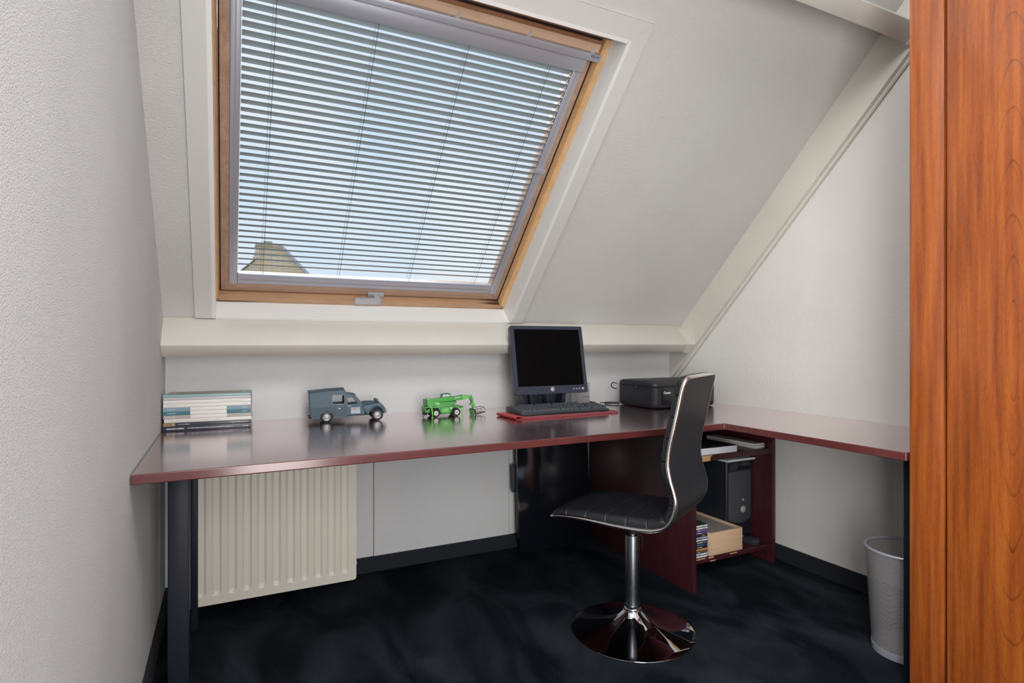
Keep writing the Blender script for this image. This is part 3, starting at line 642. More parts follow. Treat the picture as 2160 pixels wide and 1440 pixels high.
# things on its shelves
bx = thing('flat_box', 'flat box with white end and dark lid on the upper shelf of the open cabinet', 'box', (2.02, 2.08, 0.545))
b = MB(); b.box(1.905, 1.950, 0.5455, 2.123, 2.24, 0.5745, bev=0.001); obj('tray', b, M['white'], bx)
b = MB(); b.box(1.904, 1.951, 0.5745, 2.124, 2.242, 0.577, bev=0.001); obj('lid', b, M['plastic'], bx, label='dark lid')
cols = ['greypaper', 'white', 'greypaper', 'offwhite']
for k, (dz, lab) in enumerate(((0, 'bottom'), (1, 'second from bottom'), (2, 'third from bottom'), (3, 'topmost'))):
    lab = {0: 'grey booklet, lowest of the four beside the flat box on the upper shelf', 1: 'white booklet, second from bottom beside the flat box on the upper shelf',
           2: 'grey booklet, third from bottom beside the flat box on the upper shelf', 3: 'off-white booklet topmost of the pile beside the flat box on the upper shelf'}[k]
    z0 = 0.5455 + 0.0062 * dz; th = thing('booklet', lab, 'booklet', (2.28, 2.1, z0), group='booklets on the upper shelf of the cabinet')
    j = (random.random() - 0.5) * 0.006; TT = Tr(2.285, 2.09, 0) @ Matrix.Rotation(R(4) + j, 4, 'Z') @ Tr(-2.285, -2.09, 0)
    b = MB(); b.box(2.243 + j, 1.962, z0 + 0.001, 2.305 + j, 2.25, z0 + 0.0048, T=TT); obj('pages', b, M['pages'], th)
    b = MB(); b.box(2.242 + j, 1.960, z0 + 0.0048, 2.307 + j, 2.252, z0 + 0.006, T=TT); b.box(2.242 + j, 1.960, z0, 2.307 + j, 2.252, z0 + 0.001, T=TT); b.box(2.240 + j, 1.958, z0, 2.307 + j, 1.961, z0 + 0.006, bev=0.0012, T=TT)
    obj('cover', b, M[cols[k]], th)
# computer tower
pc = thing('computer_tower', 'black computer tower with grey front standing in the open cabinet', 'computer', (2.24, 2.25, 0.089))
PX0, PX1, PY = 2.156, 2.326, 2.045
b = MB(); b.box(PX0, PY + 0.02, 0.105, PX1, 2.46, 0.476, bev=0.004); obj('case', b, M['black'], pc)
b = MB(); b.box(PX0, PY, 0.108, PX1, PY + 0.022, 0.476, bev=0.008, seg=3); fb = obj('front_bezel', b, M['black'], pc)
b = MB()
pts = [(PX0 + 0.012, 0.425), (PX1 - 0.010, 0.425), (PX1 - 0.010, 0.205)] + [(PX0 + 0.085 + 0.075 * math.cos(a), 0.205 - 0.03 * math.sin(a)) for a in [R(10 * k) for k in range(1, 18)]] + [(PX0 + 0.012, 0.205)]
b.prism(pts, PY - 0.004, PY + 0.004, 'Y', bev=0.0015); obj('front_cover', b, M['plastic_grey'], fb)
b = MB(); b.box(PX0 + 0.012, PY - 0.003, 0.432, PX1 - 0.010, PY + 0.003, 0.466, bev=0.002); obj('drive_flap', b, M['gloss'], fb)
Ty = lambda x, z, y: Tr(x, y, z) @ Matrix.Rotation(R(90), 4, 'X')
b = MB(); b.lathe([(0, 0.005), (0.012, 0.005), (0.0165, 0.002), (0.0165, 0)], 28, T=Ty(2.262, 0.238, PY - 0.004)); b.box(2.258, PY - 0.0105, 0.2365, 2.272, PY - 0.008, 0.2395); obj('power_button', b, M['silver'], fb)
b = MB(); b.lathe([(0, 0.003), (0.005, 0.003), (0.0065, 0)], 18, T=Ty(2.262, 0.284, PY - 0.004)); obj('reset_button', b, M['silver'], fb)
for x in (PX0 + 0.03, PX1 - 0.03):
    for y in (PY + 0.03, 2.43):
        b = MB(); b.lathe([(0, 0), (0.018, 0), (0.012, 0.017), (0, 0.017)], 16, T=Tr(x, y, 0.0892)); obj('foot', b, M['plastic'], pc)
b = MB(); b.loft([[(2.262 + sx * w, 1.99 + sy * h, z) for sx, sy in ((-1, -1), (-.4, -1.2), (.4, -1.2), (1, -1), (1, 1), (.4, 1.2), (-.4, 1.2), (-1, 1))] for w, h, z in ((.022, .026, .0895), (.024, .029, .100), (.020, .024, .113), (.010, .012, .118))])
mo = obj('computer_mouse', b, M['plastic_blue']); recentre(mo, (2.262, 1.99, 0.0895)); tag(mo, 'small dark blue-grey mouse in front of the tower on the lower shelf', 'mouse')
fo = thing('folded_brochure', 'white folded brochure lying on top of the computer tower', 'brochure', (2.25, 2.1, 0.476))
b = MB()
pts = [(2.03, 0.4765), (2.32, 0.4765), (2.32, 0.478), (2.06, 0.478)]
b.box(2.145, 2.03, 0.4765, 2.327, 2.25, 0.4785, bev=0.0006); obj('page', b, M['greypaper'], fo)
b = MB(); b.box(2.150, 2.035, 0.4787, 2.328, 2.25, 0.4840, bev=0.0008); b.cyl((2.150, 2.032, 0.4825), (2.330, 2.032, 0.4825), 0.0058, n=14); obj('cover', b, M['white'], fo)
# wooden drawer box
db = thing('drawer_box', 'light birch drawer box pushed between the stacked discs and the computer tower', 'box', (2.05, 2.1, 0.089))
BX0, BX1, BY0, BY1, BZ0, BZ1 = 1.950, 2.152, 1.948, 2.40, 0.0895, 0.190
b = MB(); b.box(BX0 + 0.012, BY0, BZ0, BX1, BY0 + 0.011, BZ1, bev=0.0008); obj('front_board', b, M['birch'], db)
b = MB(); b.box(BX0 + 0.012, BY1 - 0.011, BZ0, BX1, BY1, BZ1); obj('back_board', b, M['birch'], db)
b = MB(); b.box(BX0, BY0 - 0.001, BZ0, BX0 + 0.012, BY1, BZ1 + 0.001, bev=0.0008); obj('side_board', b, M['birch_y'], db)
b = MB(); b.box(BX1, BY0, BZ0, BX1 + 0.0025, BY1, BZ1 + 0.001); obj('side_board', b, M['birch_y'], db, smooth=False)
b = MB(); b.box(BX0 + 0.012, BY0 + 0.011, BZ0, BX1, BY1 - 0.011, BZ0 + 0.006); b.box(BX0 + 0.012, BY0 + 0.011, BZ0 + 0.006, BX1, BY1 - 0.011, BZ1 - 0.012); obj('lining', b, M['drawer_in'], db, smooth=False)
# discs
discs = [('white', 'white spined disc case, lowest in the stack beside the birch box'), ('white', 'white spined disc case, second from bottom beside the birch box'),
         ('print_dark', 'black disc case with white lettering just under the orange one'), ('orange', 'bright orange spined disc case in the stack beside the birch box'),
         ('black', 'black disc case resting directly on the orange one'), ('black2', 'black disc case with blue lettering, second above the orange one'),
         ('print_dark', 'dark grey disc case just under the middle white one'), ('white', 'white spined disc case in the middle of the stack'),
         ('lilac', 'lilac spined disc case just above the middle white one'), ('black', 'black disc case with yellow lettering under the two purple ones'),
         ('purple', 'purple disc case, lower of the two near the top of the stack'), ('violet', 'blue-violet disc case, upper of the two near the top of the stack'),
         ('white', 'white spined disc case second from the top of the stack'), ('offwhite', 'cream spined disc case topmost in the stack beside the birch box')]
M['black2'] = mat('navy print', (0.015, 0.03, 0.06), 0.5); M['lilac'] = mat('lilac print', (0.42, 0.40, 0.56), 0.5); M['purple'] = mat('purple print', (0.16, 0.07, 0.30), 0.5); M['violet'] = mat('violet print', (0.15, 0.12, 0.33), 0.5)
M['case'] = mat('clear dark jewel case', (0.05, 0.05, 0.055), 0.2); M['yellow'] = mat('yellow print', (0.55, 0.55, 0.08), 0.6); M['bluep'] = mat('blue print', (0.12, 0.35, 0.50), 0.6)
for k, (c, lab) in enumerate(discs):
    z0 = 0.0893 + 0.0105 * k; j = random.uniform(-0.002, 0.002)
    t = thing('disc_case', lab, 'disc case', (1.87, 2.02, z0), group='disc cases stacked in the open cabinet')
    b = MB(); b.box(1.801 + j, 1.951, z0, 1.942 + j, 2.075, z0 + 0.0102, bev=0.0007, seg=1); obj('jewel_case', b, M['case'], t)
    b = MB(); b.box(1.806 + j, 1.9503, z0 + 0.0018, 1.939 + j, 1.9512, z0 + 0.0085); sp_ = obj('spine_card', b, M[c], t, smooth=False)
    dark = c in ('print_dark', 'black', 'black2', 'purple', 'violet')
    pc_ = {5: 'bluep', 9: 'yellow'}.get(k, 'label' if dark else 'print_dark')
    if k not in (0,):
        b = MB(); x = 1.878 + (0.03 if k in (9, 12, 13) else 0.004)
        for q in range(random.randint(4, 9)):
            w = random.uniform(0.0015, 0.0035)
            if x + w > 1.936: break
            b.box(x + j, 1.9499, z0 + 0.0036, x + w + j, 1.9504, z0 + 0.0036 + random.uniform(0.0022, 0.0034)); x += w + random.uniform(0.0008, 0.002)
        obj('spine_print', b, M[pc_], sp_, smooth=False)

# ================================================================ WARDROBE
wd = thing('wardrobe', 'tall reddish-brown veneered wardrobe at the right edge of the photo', 'wardrobe', (2.1, 0.4, 0))
b = MB(); b.box(1.850, -0.6, 0.0, XR - 0.013, 1.028, 2.30, bev=0.002); obj('carcass', b, M['sapele_stile'], wd)
b = MB(); b.box(1.830, 0.9375, 0.0, 1.850, 1.030, 2.30, bev=0.0025, seg=2); obj('stile', b, M['sapele_stile'], wd)
b = MB(); b.box(1.8315, 0.32, 0.05, 1.851, 0.9315, 2.29, bev=0.004, seg=3); obj('door', b, M['sapele_door'], wd)
b = MB(); b.box(1.8315, -0.59, 0.05, 1.851, 0.317, 2.29, bev=0.004, seg=3); obj('door', b, M['sapele_door'], wd)

# ================================================================ SWIVEL CHAIR
CX, CY = 1.33, 1.705
side_v = Vector((0.863, 0.505, 0)).normalized(); face_v = Vector((-side_v.y, side_v.x, 0))
CH = Matrix(((side_v.x, face_v.x, 0, CX), (side_v.y, face_v.y, 0, CY), (0, 0, 1, 0), (0, 0, 0, 1)))   # (across, forward, up)
ch = thing('swivel_chair', 'black padded swivel chair with chrome trim and round chrome base in front of the desk', 'chair', (CX, CY, 0), math.atan2(face_v.y, face_v.x) - PI / 2)
HW = 0.178
prof = [(0.246, 0.417), (0.222, 0.427), (0.186, 0.432), (0.128, 0.434), (0.060, 0.432), (-0.020, 0.429), (-0.097, 0.430), (-0.150, 0.438), (-0.186, 0.457), (-0.208, 0.490),
        (-0.216, 0.533), (-0.209, 0.570), (-0.199, 0.603), (-0.191, 0.644), (-0.192, 0.679), (-0.198, 0.721), (-0.209, 0.770), (-0.223, 0.835), (-0.234, 0.889), (-0.244, 0.925), (-0.2495, 0.938)]
def catmull(P, n=8):
    out = []
    for i in range(len(P) - 1):
        p0 = P[max(i - 1, 0)]; p1 = P[i]; p2 = P[i + 1]; p3 = P[min(i + 2, len(P) - 1)]
        for k in range(n):
            t = k / n
            out.append(tuple(0.5 * (2 * b_ + (c_ - a_) * t + (2 * a_ - 5 * b_ + 4 * c_ - d_) * t * t + (3 * b_ - a_ - 3 * c_ + d_) * t ** 3) for a_, b_, c_, d_ in zip(p0, p1, p2, p3)))
    out.append(P[-1]); return out
cv = catmull(prof, 10)
arc = [0.0]
for a, b_ in zip(cv, cv[1:]): arc.append(arc[-1] + math.dist(a, b_))
LT = arc[-1]
def at(u):
    u = min(max(u, 0), LT)
    for i in range(len(arc) - 1):
        if arc[i + 1] >= u:
            t = (u - arc[i]) / max(arc[i + 1] - arc[i], 1e-9); a, b_ = cv[i], cv[i + 1]
            break
    i0 = max(i - 6, 0); i1 = min(i + 7, len(cv) - 1)
    d = Vector((cv[i1][0] - cv[i0][0], cv[i1][1] - cv[i0][1])).normalized()
    return Vector((a[0] + (b_[0] - a[0]) * t, a[1] + (b_[1] - a[1]) * t)), Vector((d.y, -d.x))   # point, inner normal
def corner(u, r=0.028, both=True):
    d = min(LT - u, u if both else 9)
    return 0.0 if d >= r else r - math.sqrt(max(0, r * r - (r - d) ** 2))
def slab(u0, u1, nu, t_in, t_out, hw, seams=(), dip=0.0, round_=0.0, end=0.0):
    loops = []
    for i in range(nu + 1):
        u = u0 + (u1 - u0) * i / nu; p, nrm = at(u)
        dd = 0.0
        for sm in seams: dd = max(dd, math.exp(-((u - sm) / 0.0017) ** 2))
        e_ = 1.0
        if end > 0:
            q = min(u - u0, u1 - u) / end
            e_ = math.sqrt(max(0.0, 1 - (1 - min(q, 1)) ** 2)) if q < 1 else 1.0
        ti = (t_in * (min(1.0, 0.50 + 0.5 * u / (0.62 * crook)) if round_ > 0 else 1.0) - dip * dd) * (0.25 + 0.75 * e_); h = hw - corner(u) - 0.0028 * dd
        lp = []
        if round_ > 0:
            m = 8
            lp.append((-h, t_out)); lp.append((h, t_out))
            for k in range(m + 1):
                a = PI / 2 * k / m; lp.append((h - round_ + round_ * math.cos(a), max(t_out, ti - round_) + (ti - max(t_out, ti - round_)) * math.sin(a)))
            for k in range(1, 6): lp.append((h - round_ - (2 * h - 2 * round_) * k / 6, ti + 0.003 * math.sin(PI * k / 6) * (1 - dd)))
            for k in range(m + 1):
                a = PI / 2 + PI / 2 * k / m; lp.append((-h + round_ + round_ * math.cos(a), max(t_out, ti - round_) + (ti - max(t_out, ti - round_)) * math.sin(a)))
        else: lp = [(-h, -t_out), (h, -t_out), (h, t_in), (-h, t_in)]
        loops.append([CH @ Vector((x, p.x + nrm.x * w, p.y + nrm.y * w)) for x, w in lp])
    return loops
# which side is "inner": check that the normal at mid seat points up
_, nchk = at(0.2)
assert nchk.y > 0, nchk
uk = None
for i, c in enumerate(cv):
    if c[0] < -0.186 and c[1] < 0.46: uk = arc[i]
crook = uk
sh_ = MB(); sh_.loft(slab(0.003, LT - 0.003, 130, 0.004, 0.006, HW - 0.001)); obj('shell', sh_, M['vinyl_back'], ch, angle=30)
seat_seams = [crook - 0.075 * k for k in range(1, 6)]
back_seams = [crook + 0.068 + 0.0725 * k for k in range(0, 6)]
b = MB(); b.loft(slab(0.004, crook + 0.002, 420, 0.034, 0.0035, HW - 0.006, seat_seams, 0.0032, 0.022, 0.022)); obj('seat', b, M['vinyl'], ch, angle=80)
b = MB(); b.loft(slab(crook - 0.004, LT + 0.0, 520, 0.030, 0.0035, HW - 0.006, back_seams, 0.0045, 0.020, 0.020)); obj('backrest', b, M['vinyl'], ch, angle=80)
path = []
N = 110
for i in range(N + 1):
    u = LT * i / N; p, nrm = at(u); path.append(Vector((-(HW - corner(u)), p.x, p.y)))
for i in range(N, -1, -1):
    u = LT * i / N; p, nrm = at(u); path.append(Vector((HW - corner(u), p.x, p.y)))
b = MB(); b.tube([CH @ p for p in path], 0.0068, n=10, closed=True); obj('chrome_trim', b, mat('satin chrome', (0.86, 0.86, 0.86), 0.16, metal=1.0), ch, angle=80)
# support plate, gas column and trumpet base
b = MB(); b.box(-0.08, -0.10, 0.408, 0.08, 0.10, 0.4245, bev=0.004, T=CH); obj('seat_plate', b, M['black'], ch)
CT = Tr(CX, CY, 0)
b = MB(); b.lathe([(0, 0.340), (0.0125, 0.340), (0.0125, 0.405), (0.022, 0.410), (0, 0.410)], 28, T=CT); obj('gas_lift', b, M['chrome'], ch)
b = MB(); b.lathe([(0, 0.085), (0.0255, 0.085), (0.0255, 0.345), (0.0235, 0.350), (0.013, 0.351), (0, 0.351)], 40, T=CT); obj('column', b, M['steel'], ch, angle=40)
b = MB(); b.tube([(CX + 0.012, CY - 0.010, 0.352), (CX + 0.028, CY - 0.016, 0.348), (CX + 0.031, CY - 0.018, 0.335)], 0.0028, n=8); b.tube([(CX + 0.031, CY - 0.018, 0.337), (CX + 0.030, CY - 0.017, 0.300)], 0.0018, n=8); obj('lift_lever', b, M['black'], ch)
b = MB()
bp = [(0.222, 0.0005), (0.2225, 0.003), (0.2215, 0.0058), (0.217, 0.0072), (0.200, 0.0098), (0.170, 0.0150), (0.140, 0.0215), (0.110, 0.0300), (0.085, 0.0390), (0.064, 0.0495), (0.048, 0.0610), (0.038, 0.0710), (0.0325, 0.0790)]
b.lathe(bp, 96, T=CT); obj('base', b, M['chrome'], ch, angle=50)
b = MB(); b.lathe([(0.033, 0.078), (0.0345, 0.080), (0.0345, 0.0825), (0.0320, 0.0845), (0.0300, 0.0850), (0.0300, 0.0975), (0.0255, 0.0985)], 48, T=CT); obj('collar', b, M['chrome'], ch, angle=30)

# ================================================================ WASTE BIN
bn = thing('waste_bin', 'round silver wire mesh waste bin by the right wall next to the wardrobe', 'bin', (2.07, 1.175, 0))
BR, BB, BH = 0.120, 0.100, 0.350
BT = Tr(2.07, 1.175, 0)
b = MB(); uvl = b.bm.loops.layers.uv.new('UVMap'); nn_ = 72; nv_ = 6
rows = [[b.bm.verts.new(BT @ Vector(((BB + (BR - BB) * j / nv_) * math.cos(2 * PI * i / nn_), (BB + (BR - BB) * j / nv_) * math.sin(2 * PI * i / nn_), 0.022 + (BH - 0.022) * j / nv_))) for i in range(nn_)] for j in range(nv_ + 1)]
for j in range(nv_):
    for i in range(nn_):
        k = (i + 1) % nn_; f = b.bm.faces.new((rows[j][i], rows[j][k], rows[j + 1][k], rows[j + 1][i]))
        for l, (a, c) in zip(f.loops, ((i, j), (i + 1, j), (i + 1, j + 1), (i, j + 1))): l[uvl].uv = (a / nn_ * 2 * PI * 0.11, c / nv_ * BH)
obj('mesh_wall', b, M['mesh'], bn)
b = MB(); b.tube([BT @ Vector((BR * math.cos(2 * PI * i / 72), BR * math.sin(2 * PI * i / 72), BH)) for i in range(72)], 0.0052, n=10, closed=True); obj('rim', b, M['alu'], bn)
b = MB(); b.lathe([(0, 0.003), (BB - 0.004, 0.003), (BB - 0.001, 0.0005), (BB + 0.001, 0.002), (BB + 0.0022, 0.024), (BB - 0.001, 0.024), (BB - 0.003, 0.006), (0, 0.006)], 64, T=BT); obj('bottom', b, M['alu'], bn, angle=40)

# ================================================================ ON THE DESK
# ---------------------------------------------------------------- stack of magazines
cols = {'slate': (0.035, 0.040, 0.060), 'charcoal': (0.050, 0.052, 0.066), 'gold': (0.28, 0.20, 0.10), 'warmgrey': (0.42, 0.39, 0.36), 'teal': (0.045, 0.17, 0.21),
        'bluegrey': (0.20, 0.30, 0.36), 'lilacgrey': (0.50, 0.48, 0.50), 'aqua': (0.26, 0.44, 0.43), 'cover_photo': (0.24, 0.21, 0.18)}
for k, v in cols.items(): M[k] = mat('magazine ' + k, v, 0.35, mottle=0.45 if k == 'cover_photo' else 0.0, mscale=16)
M['whitespine'] = mat('magazine white', (0.73, 0.71, 0.68), 0.4)
MG = Tr(-0.209, 2.487, 0) @ Matrix.Rotation(math.atan2(2.466 - 2.487, 0.295), 4, 'Z')
mags = [  # thickness, cover, bands [(x0,x1,mat)], label, texts, x offset
    (0.0180, 'slate', [], 'thick dark slate magazine at the very bottom of the stack on the desk', 0.0),
    (0.0130, 'charcoal', [(0.0, 0.040, 'gold')], 'dark grey magazine with a tan spine end, second from the bottom', 0.0),
    (0.0128, 'whitespine', [], 'white magazine resting on the dark grey one with the tan end', 0.004),
    (0.0132, 'whitespine', [(0.0, 0.089, 'warmgrey'), (0.212, 0.296, 'warmgrey')], 'white magazine with warm grey bands at both spine ends', 0.001),
    (0.0142, 'whitespine', [(0.0, 0.089, 'teal'), (0.212, 0.296, 'teal')], 'white magazine with dark teal bands at both spine ends', 0.0),
    (0.0138, 'whitespine', [(0.0, 0.089, 'bluegrey'), (0.212, 0.296, 'bluegrey')], 'white magazine with pale blue-grey bands at both spine ends', 0.0),
    (0.0130, 'whitespine', [], 'plain white magazine directly on the one with pale blue-grey bands', 0.001),
    (0.0128, 'whitespine', [], 'plain white magazine, third from the top of the stack', 0.001),
    (0.0104, 'lilacgrey', [], 'pale lilac-grey magazine just under the aqua one', 0.001),
    (0.0090, 'aqua', [], 'aqua spined magazine topmost on the stack in the left desk corner', 0.0)]
def dashes(b, x, x1, z, h, y, rnd):
    while x < x1:
        w = rnd.uniform(0.0010, 0.0030); b.box(x, y - 0.00025, z, x + w, y + 0.0002, z + h * rnd.uniform(0.7, 1.0)); x += w + rnd.choice((0.0006, 0.0006, 0.0018))
z0 = DZ + 0.0004; rnd = random.Random(3)
for k, (t_, c, bands, lab, dx) in enumerate(mags):
    Tm = MG @ Tr(dx + 0.0015, 0, 0) @ Matrix.Rotation(R(rnd.uniform(-0.15, 0.25)), 4, 'Z')
    m = thing('magazine', lab, 'magazine', MG @ Vector((0.15, 0.1, z0)), group='stack of magazines on the desk')
    wl = 0.295; dp = 0.150
    b = MB(); b.box(0.002, 0.002, z0 + 0.0008, wl - 0.001, dp - 0.001, z0 + t_ - 0.0008, T=Tm); obj('pages', b, M['pages'], m, smooth=False)
    b = MB(); b.box(0, 0.001, z0, wl, dp, z0 + 0.0008, T=Tm); b.box(0, 0.001, z0 + t_ - 0.0008, wl, dp, z0 + t_, T=Tm); b.box(0, 0, z0, wl, 0.0016, z0 + t_, bev=0.0005, T=Tm)
    cvr = obj('cover', b, M[c], m)
    if k == 9:
        b = MB(); b.box(0.012, 0.004, z0 + t_, wl - 0.004, dp - 0.004, z0 + t_ + 0.0003, T=Tm); obj('cover_picture', b, M['cover_photo'], cvr, smooth=False)
        b = MB(); b.box(wl - 0.035, 0.01, z0 + t_ + 0.0003, wl - 0.006, dp - 0.01, z0 + t_ + 0.0005, T=Tm); obj('cover_label', b, M['aqua'], cvr, smooth=False)
    for x0, x1, bm_ in bands:
        b = MB(); b.box(max(x0, 0.0003), -0.0003, z0 + 0.0003, min(x1, wl - 0.0003), 0.001, z0 + t_ - 0.0003, T=Tm); obj('spine_band', b, M[bm_], cvr, smooth=False)
    zc = z0 + t_ / 2; Tt = lambda x, y=-0.0005: Tm @ Tr(x, y, zc) @ FRONT
    if k == 0:
        text('title', 'EIGEN HUIS', 0.0050, Tt(0.0125), M['label'], cvr, bold=0.00035); text('title', 'INTERIEUR', 0.0050, Tt(0.0445), M['label'], cvr, bold=0.00035)
        b = MB(); b.lathe([(0, 0.0004), (0.004, 0.0004), (0.004, 0)], 20, T=Tm @ Tr(0.0390, -0.0002, zc) @ FRONT); obj('spine_mark', b, M['gold'], cvr)
        b = MB(); dashes(b, 0.080, 0.232, zc - 0.001, 0.0030, 0, rnd); bm = b.bm; bmesh.ops.transform(bm, matrix=Tm, verts=bm.verts); obj('spine_print', b, M['label'], cvr, smooth=False)
        text('spine_print', '89 / 2020', 0.0050, Tt(0.268), M['label'], cvr, bold=0.0002)
    else:
        pm = 'label' if k in (1, 3, 4, 5) else 'print_grey'
        spans = {1: [(0.049, 0.088), (0.222, 0.284)], 2: [(0.014, 0.185)], 7: [(0.19, 0.27)]}.get(k, [(0.014, 0.040), (0.268, 0.286)] if k in (3, 4, 5, 6) else [(0.224, 0.284)])
        for xa, xb in spans:
            b = MB(); dashes(b, xa, xb, zc - 0.001, 0.0023, -0.0003 if k in (3, 4, 5) else 0, rnd)
            bmesh.ops.transform(b.bm, matrix=Tm, verts=b.bm.verts); obj('spine_print', b, M[pm], cvr, smooth=False)
        if k == 1:
            b = MB(); b.tube([Tm @ Vector((0.034 + 0.0022 * math.cos(2 * PI * i / 16), -0.0005, zc + 0.0022 * math.sin(2 * PI * i / 16))) for i in range(16)], 0.0006, n=6, closed=True); obj('spine_mark', b, M['label'], cvr)
    z0 += t_ + 0.0005

# ---------------------------------------------------------------- toy van
VT = Tr(0.291, 2.476, DZ) @ Matrix.Rotation(R(-5.0), 4, 'Z')
van = thing('toy_van', 'blue-grey vintage delivery van model standing on the desk', 'toy van', (0.29 + 0.18, 2.52, DZ), R(-5.0))
VW = 0.120
def arcpts(cx, cz, r, a0, a1, n=10): return [(cx + r * math.cos(R(a0 + (a1 - a0) * k / n)), cz + r * math.sin(R(a0 + (a1 - a0) * k / n))) for k in range(n + 1)]
boxo = [(0.0203, 0.019), (0.0560, 0.0190)] + arcpts(0.081, 0.0235, 0.0265, 190, 350, 10)[::1] + [(0.1060, 0.0190), (0.1622, 0.0192), (0.1631, 0.1137), (0.1510, 0.1340), (0.0115, 0.1245)]
boxo = [(0.0203, 0.019), (0.0555, 0.0190)] + arcpts(0.081, 0.0215, 0.0262, 172, 8, 10) + [(0.1065, 0.0190), (0.1622, 0.0192), (0.1631, 0.1137), (0.1505, 0.1340), (0.0112, 0.1245)]
w1 = [(0.1030, 0.1080), (0.1078, 0.1131), (0.1475, 0.1128), (0.1519, 0.1085), (0.1519, 0.0770), (0.1490, 0.0745), (0.1060, 0.0745), (0.1030, 0.0775)]
b = MB()
for y0, y1 in ((0.0, 0.002), (VW - 0.002, VW)): b.prism(boxo, y0, y1, 'Y', holes=[w1], T=VT)
# roof crowned across, rear wall, front bulkhead, floor
rl = []
for q in range(9):
    t_ = q / 8; y = VW * t_; h = 0.0052 * (1 - (2 * t_ - 1) ** 4)
    rl.append((y, h))
b.loft([[VT @ Vector((x, y, z + h)) for y, h in rl] + [VT @ Vector((x, y, z + h - 0.002)) for y, h in rl[::-1]] for x, z in ((0.0095, 0.1242), (0.08, 0.1302), (0.1512, 0.1338))])
b.prism([(0.0203, 0.019), (0.0222, 0.019), (0.0132, 0.1255), (0.0112, 0.1245)], 0.0, VW, 'Y', T=VT)
b.prism([(0.150, 0.1340), (0.1615, 0.1140), (0.1625, 0.1140), (0.1518, 0.1350)], 0.0, VW, 'Y', T=VT)
b.box(0.0205, 0.002, 0.040, 0.160, VW - 0.002, 0.044, T=VT)
for k in range(7):
    z = 0.0265 + 0.0058 * k
    for (x0, x1) in ((0.0205, 0.1000), (0.1035, 0.1605)):
        if k < 4 and x0 < 0.1 : x0b, x1b = (0.0205, 0.0585)
        else: x0b, x1b = x0, x1
        for yy in (-0.0011, VW - 0.0009): b.cyl((x0b - (z - 0.0265) * 0.09, yy + 0.001, z), (x1b, yy + 0.001, z), 0.0017, n=8, T=VT)
    if k < 4:
        for yy in (-0.0011, VW - 0.0009): b.cyl((0.1072, yy + 0.001, z), (0.1035, yy + 0.001, z), 0.0017, n=8, T=VT)
for yy in (0, VW):
    b.box(0.0165, yy - 0.0012, 0.0650, 0.161, yy + 0.0012, 0.0672, T=VT); b.box(0.0115, yy - 0.0010, 0.1190, 0.152, yy + 0.001, 0.1205, T=VT)
for z in (0.028, 0.05, 0.075, 0.10): b.cyl((0.018 - (z - 0.028) * 0.085, 0.006, z), (0.018 - (z - 0.028) * 0.085, 0.006, z + 0.007), 0.0022, n=8, T=VT)
vb = obj('cargo_body', b, M['van'], van, angle=40)
b = MB(); loop = [VT @ Vector((x, -0.0006, z)) for x, z in w1]; b.tube(loop, 0.0016, n=6, closed=True); obj('window_trim', b, M['rim'], vb)
# cab
ya, yb_ = 0.010, VW - 0.010
cab = [(0.1600, 0.1165), (0.1951, 0.1105), (0.2235, 0.0760), (0.2290, 0.0610), (0.2360, 0.0400), (0.2290, 0.0285), (0.1625, 0.0285)]
w2 = [(0.1640, 0.0985), (0.1655, 0.1004), (0.1850, 0.0995), (0.1975, 0.0855), (0.2060, 0.0765), (0.2055, 0.0735), (0.1650, 0.0710)]
b = MB()
for y0, y1 in ((ya, ya + 0.002), (yb_ - 0.002, yb_)): b.prism(cab, y0, y1, 'Y', holes=[w2], T=VT)
b.prism([(0.158, 0.1145), (0.1955, 0.1085), (0.1990, 0.1090), (0.1985, 0.1115), (0.158, 0.1180)], ya, yb_, 'Y', T=VT, bev=0.0008)
b.prism([(0.2200, 0.0760), (0.2235, 0.0760), (0.2290, 0.0610), (0.2255, 0.0600)], ya, yb_, 'Y', T=VT)
b.box(0.1625, ya + 0.004, 0.0285, 0.236, yb_ - 0.004, 0.032, T=VT)
b.box(0.1600, ya - 0.001, 0.0283, 0.1618, ya + 0.001, 0.113, T=VT)
cabo = obj('cab', b, M['van'], van, angle=30)
b = MB(); b.prism([(0.1640, 0.0240), (0.2290, 0.0240), (0.2440, 0.0275), (0.2290, 0.0288), (0.1640, 0.0288)], ya, yb_, 'Y', T=VT); obj('sill', b, M['van_dark'], van, smooth=False)
b = MB()
for y0, y1 in ((0.022, 0.052), (0.068, 0.098)): b.box(0.166, y0, 0.044, 0.186, y1, 0.052, bev=0.002, T=VT); b.box(0.164, y0, 0.050, 0.170, y1, 0.078, bev=0.002, T=VT)
obj('cab_seat', b, M['van_dark'], van)
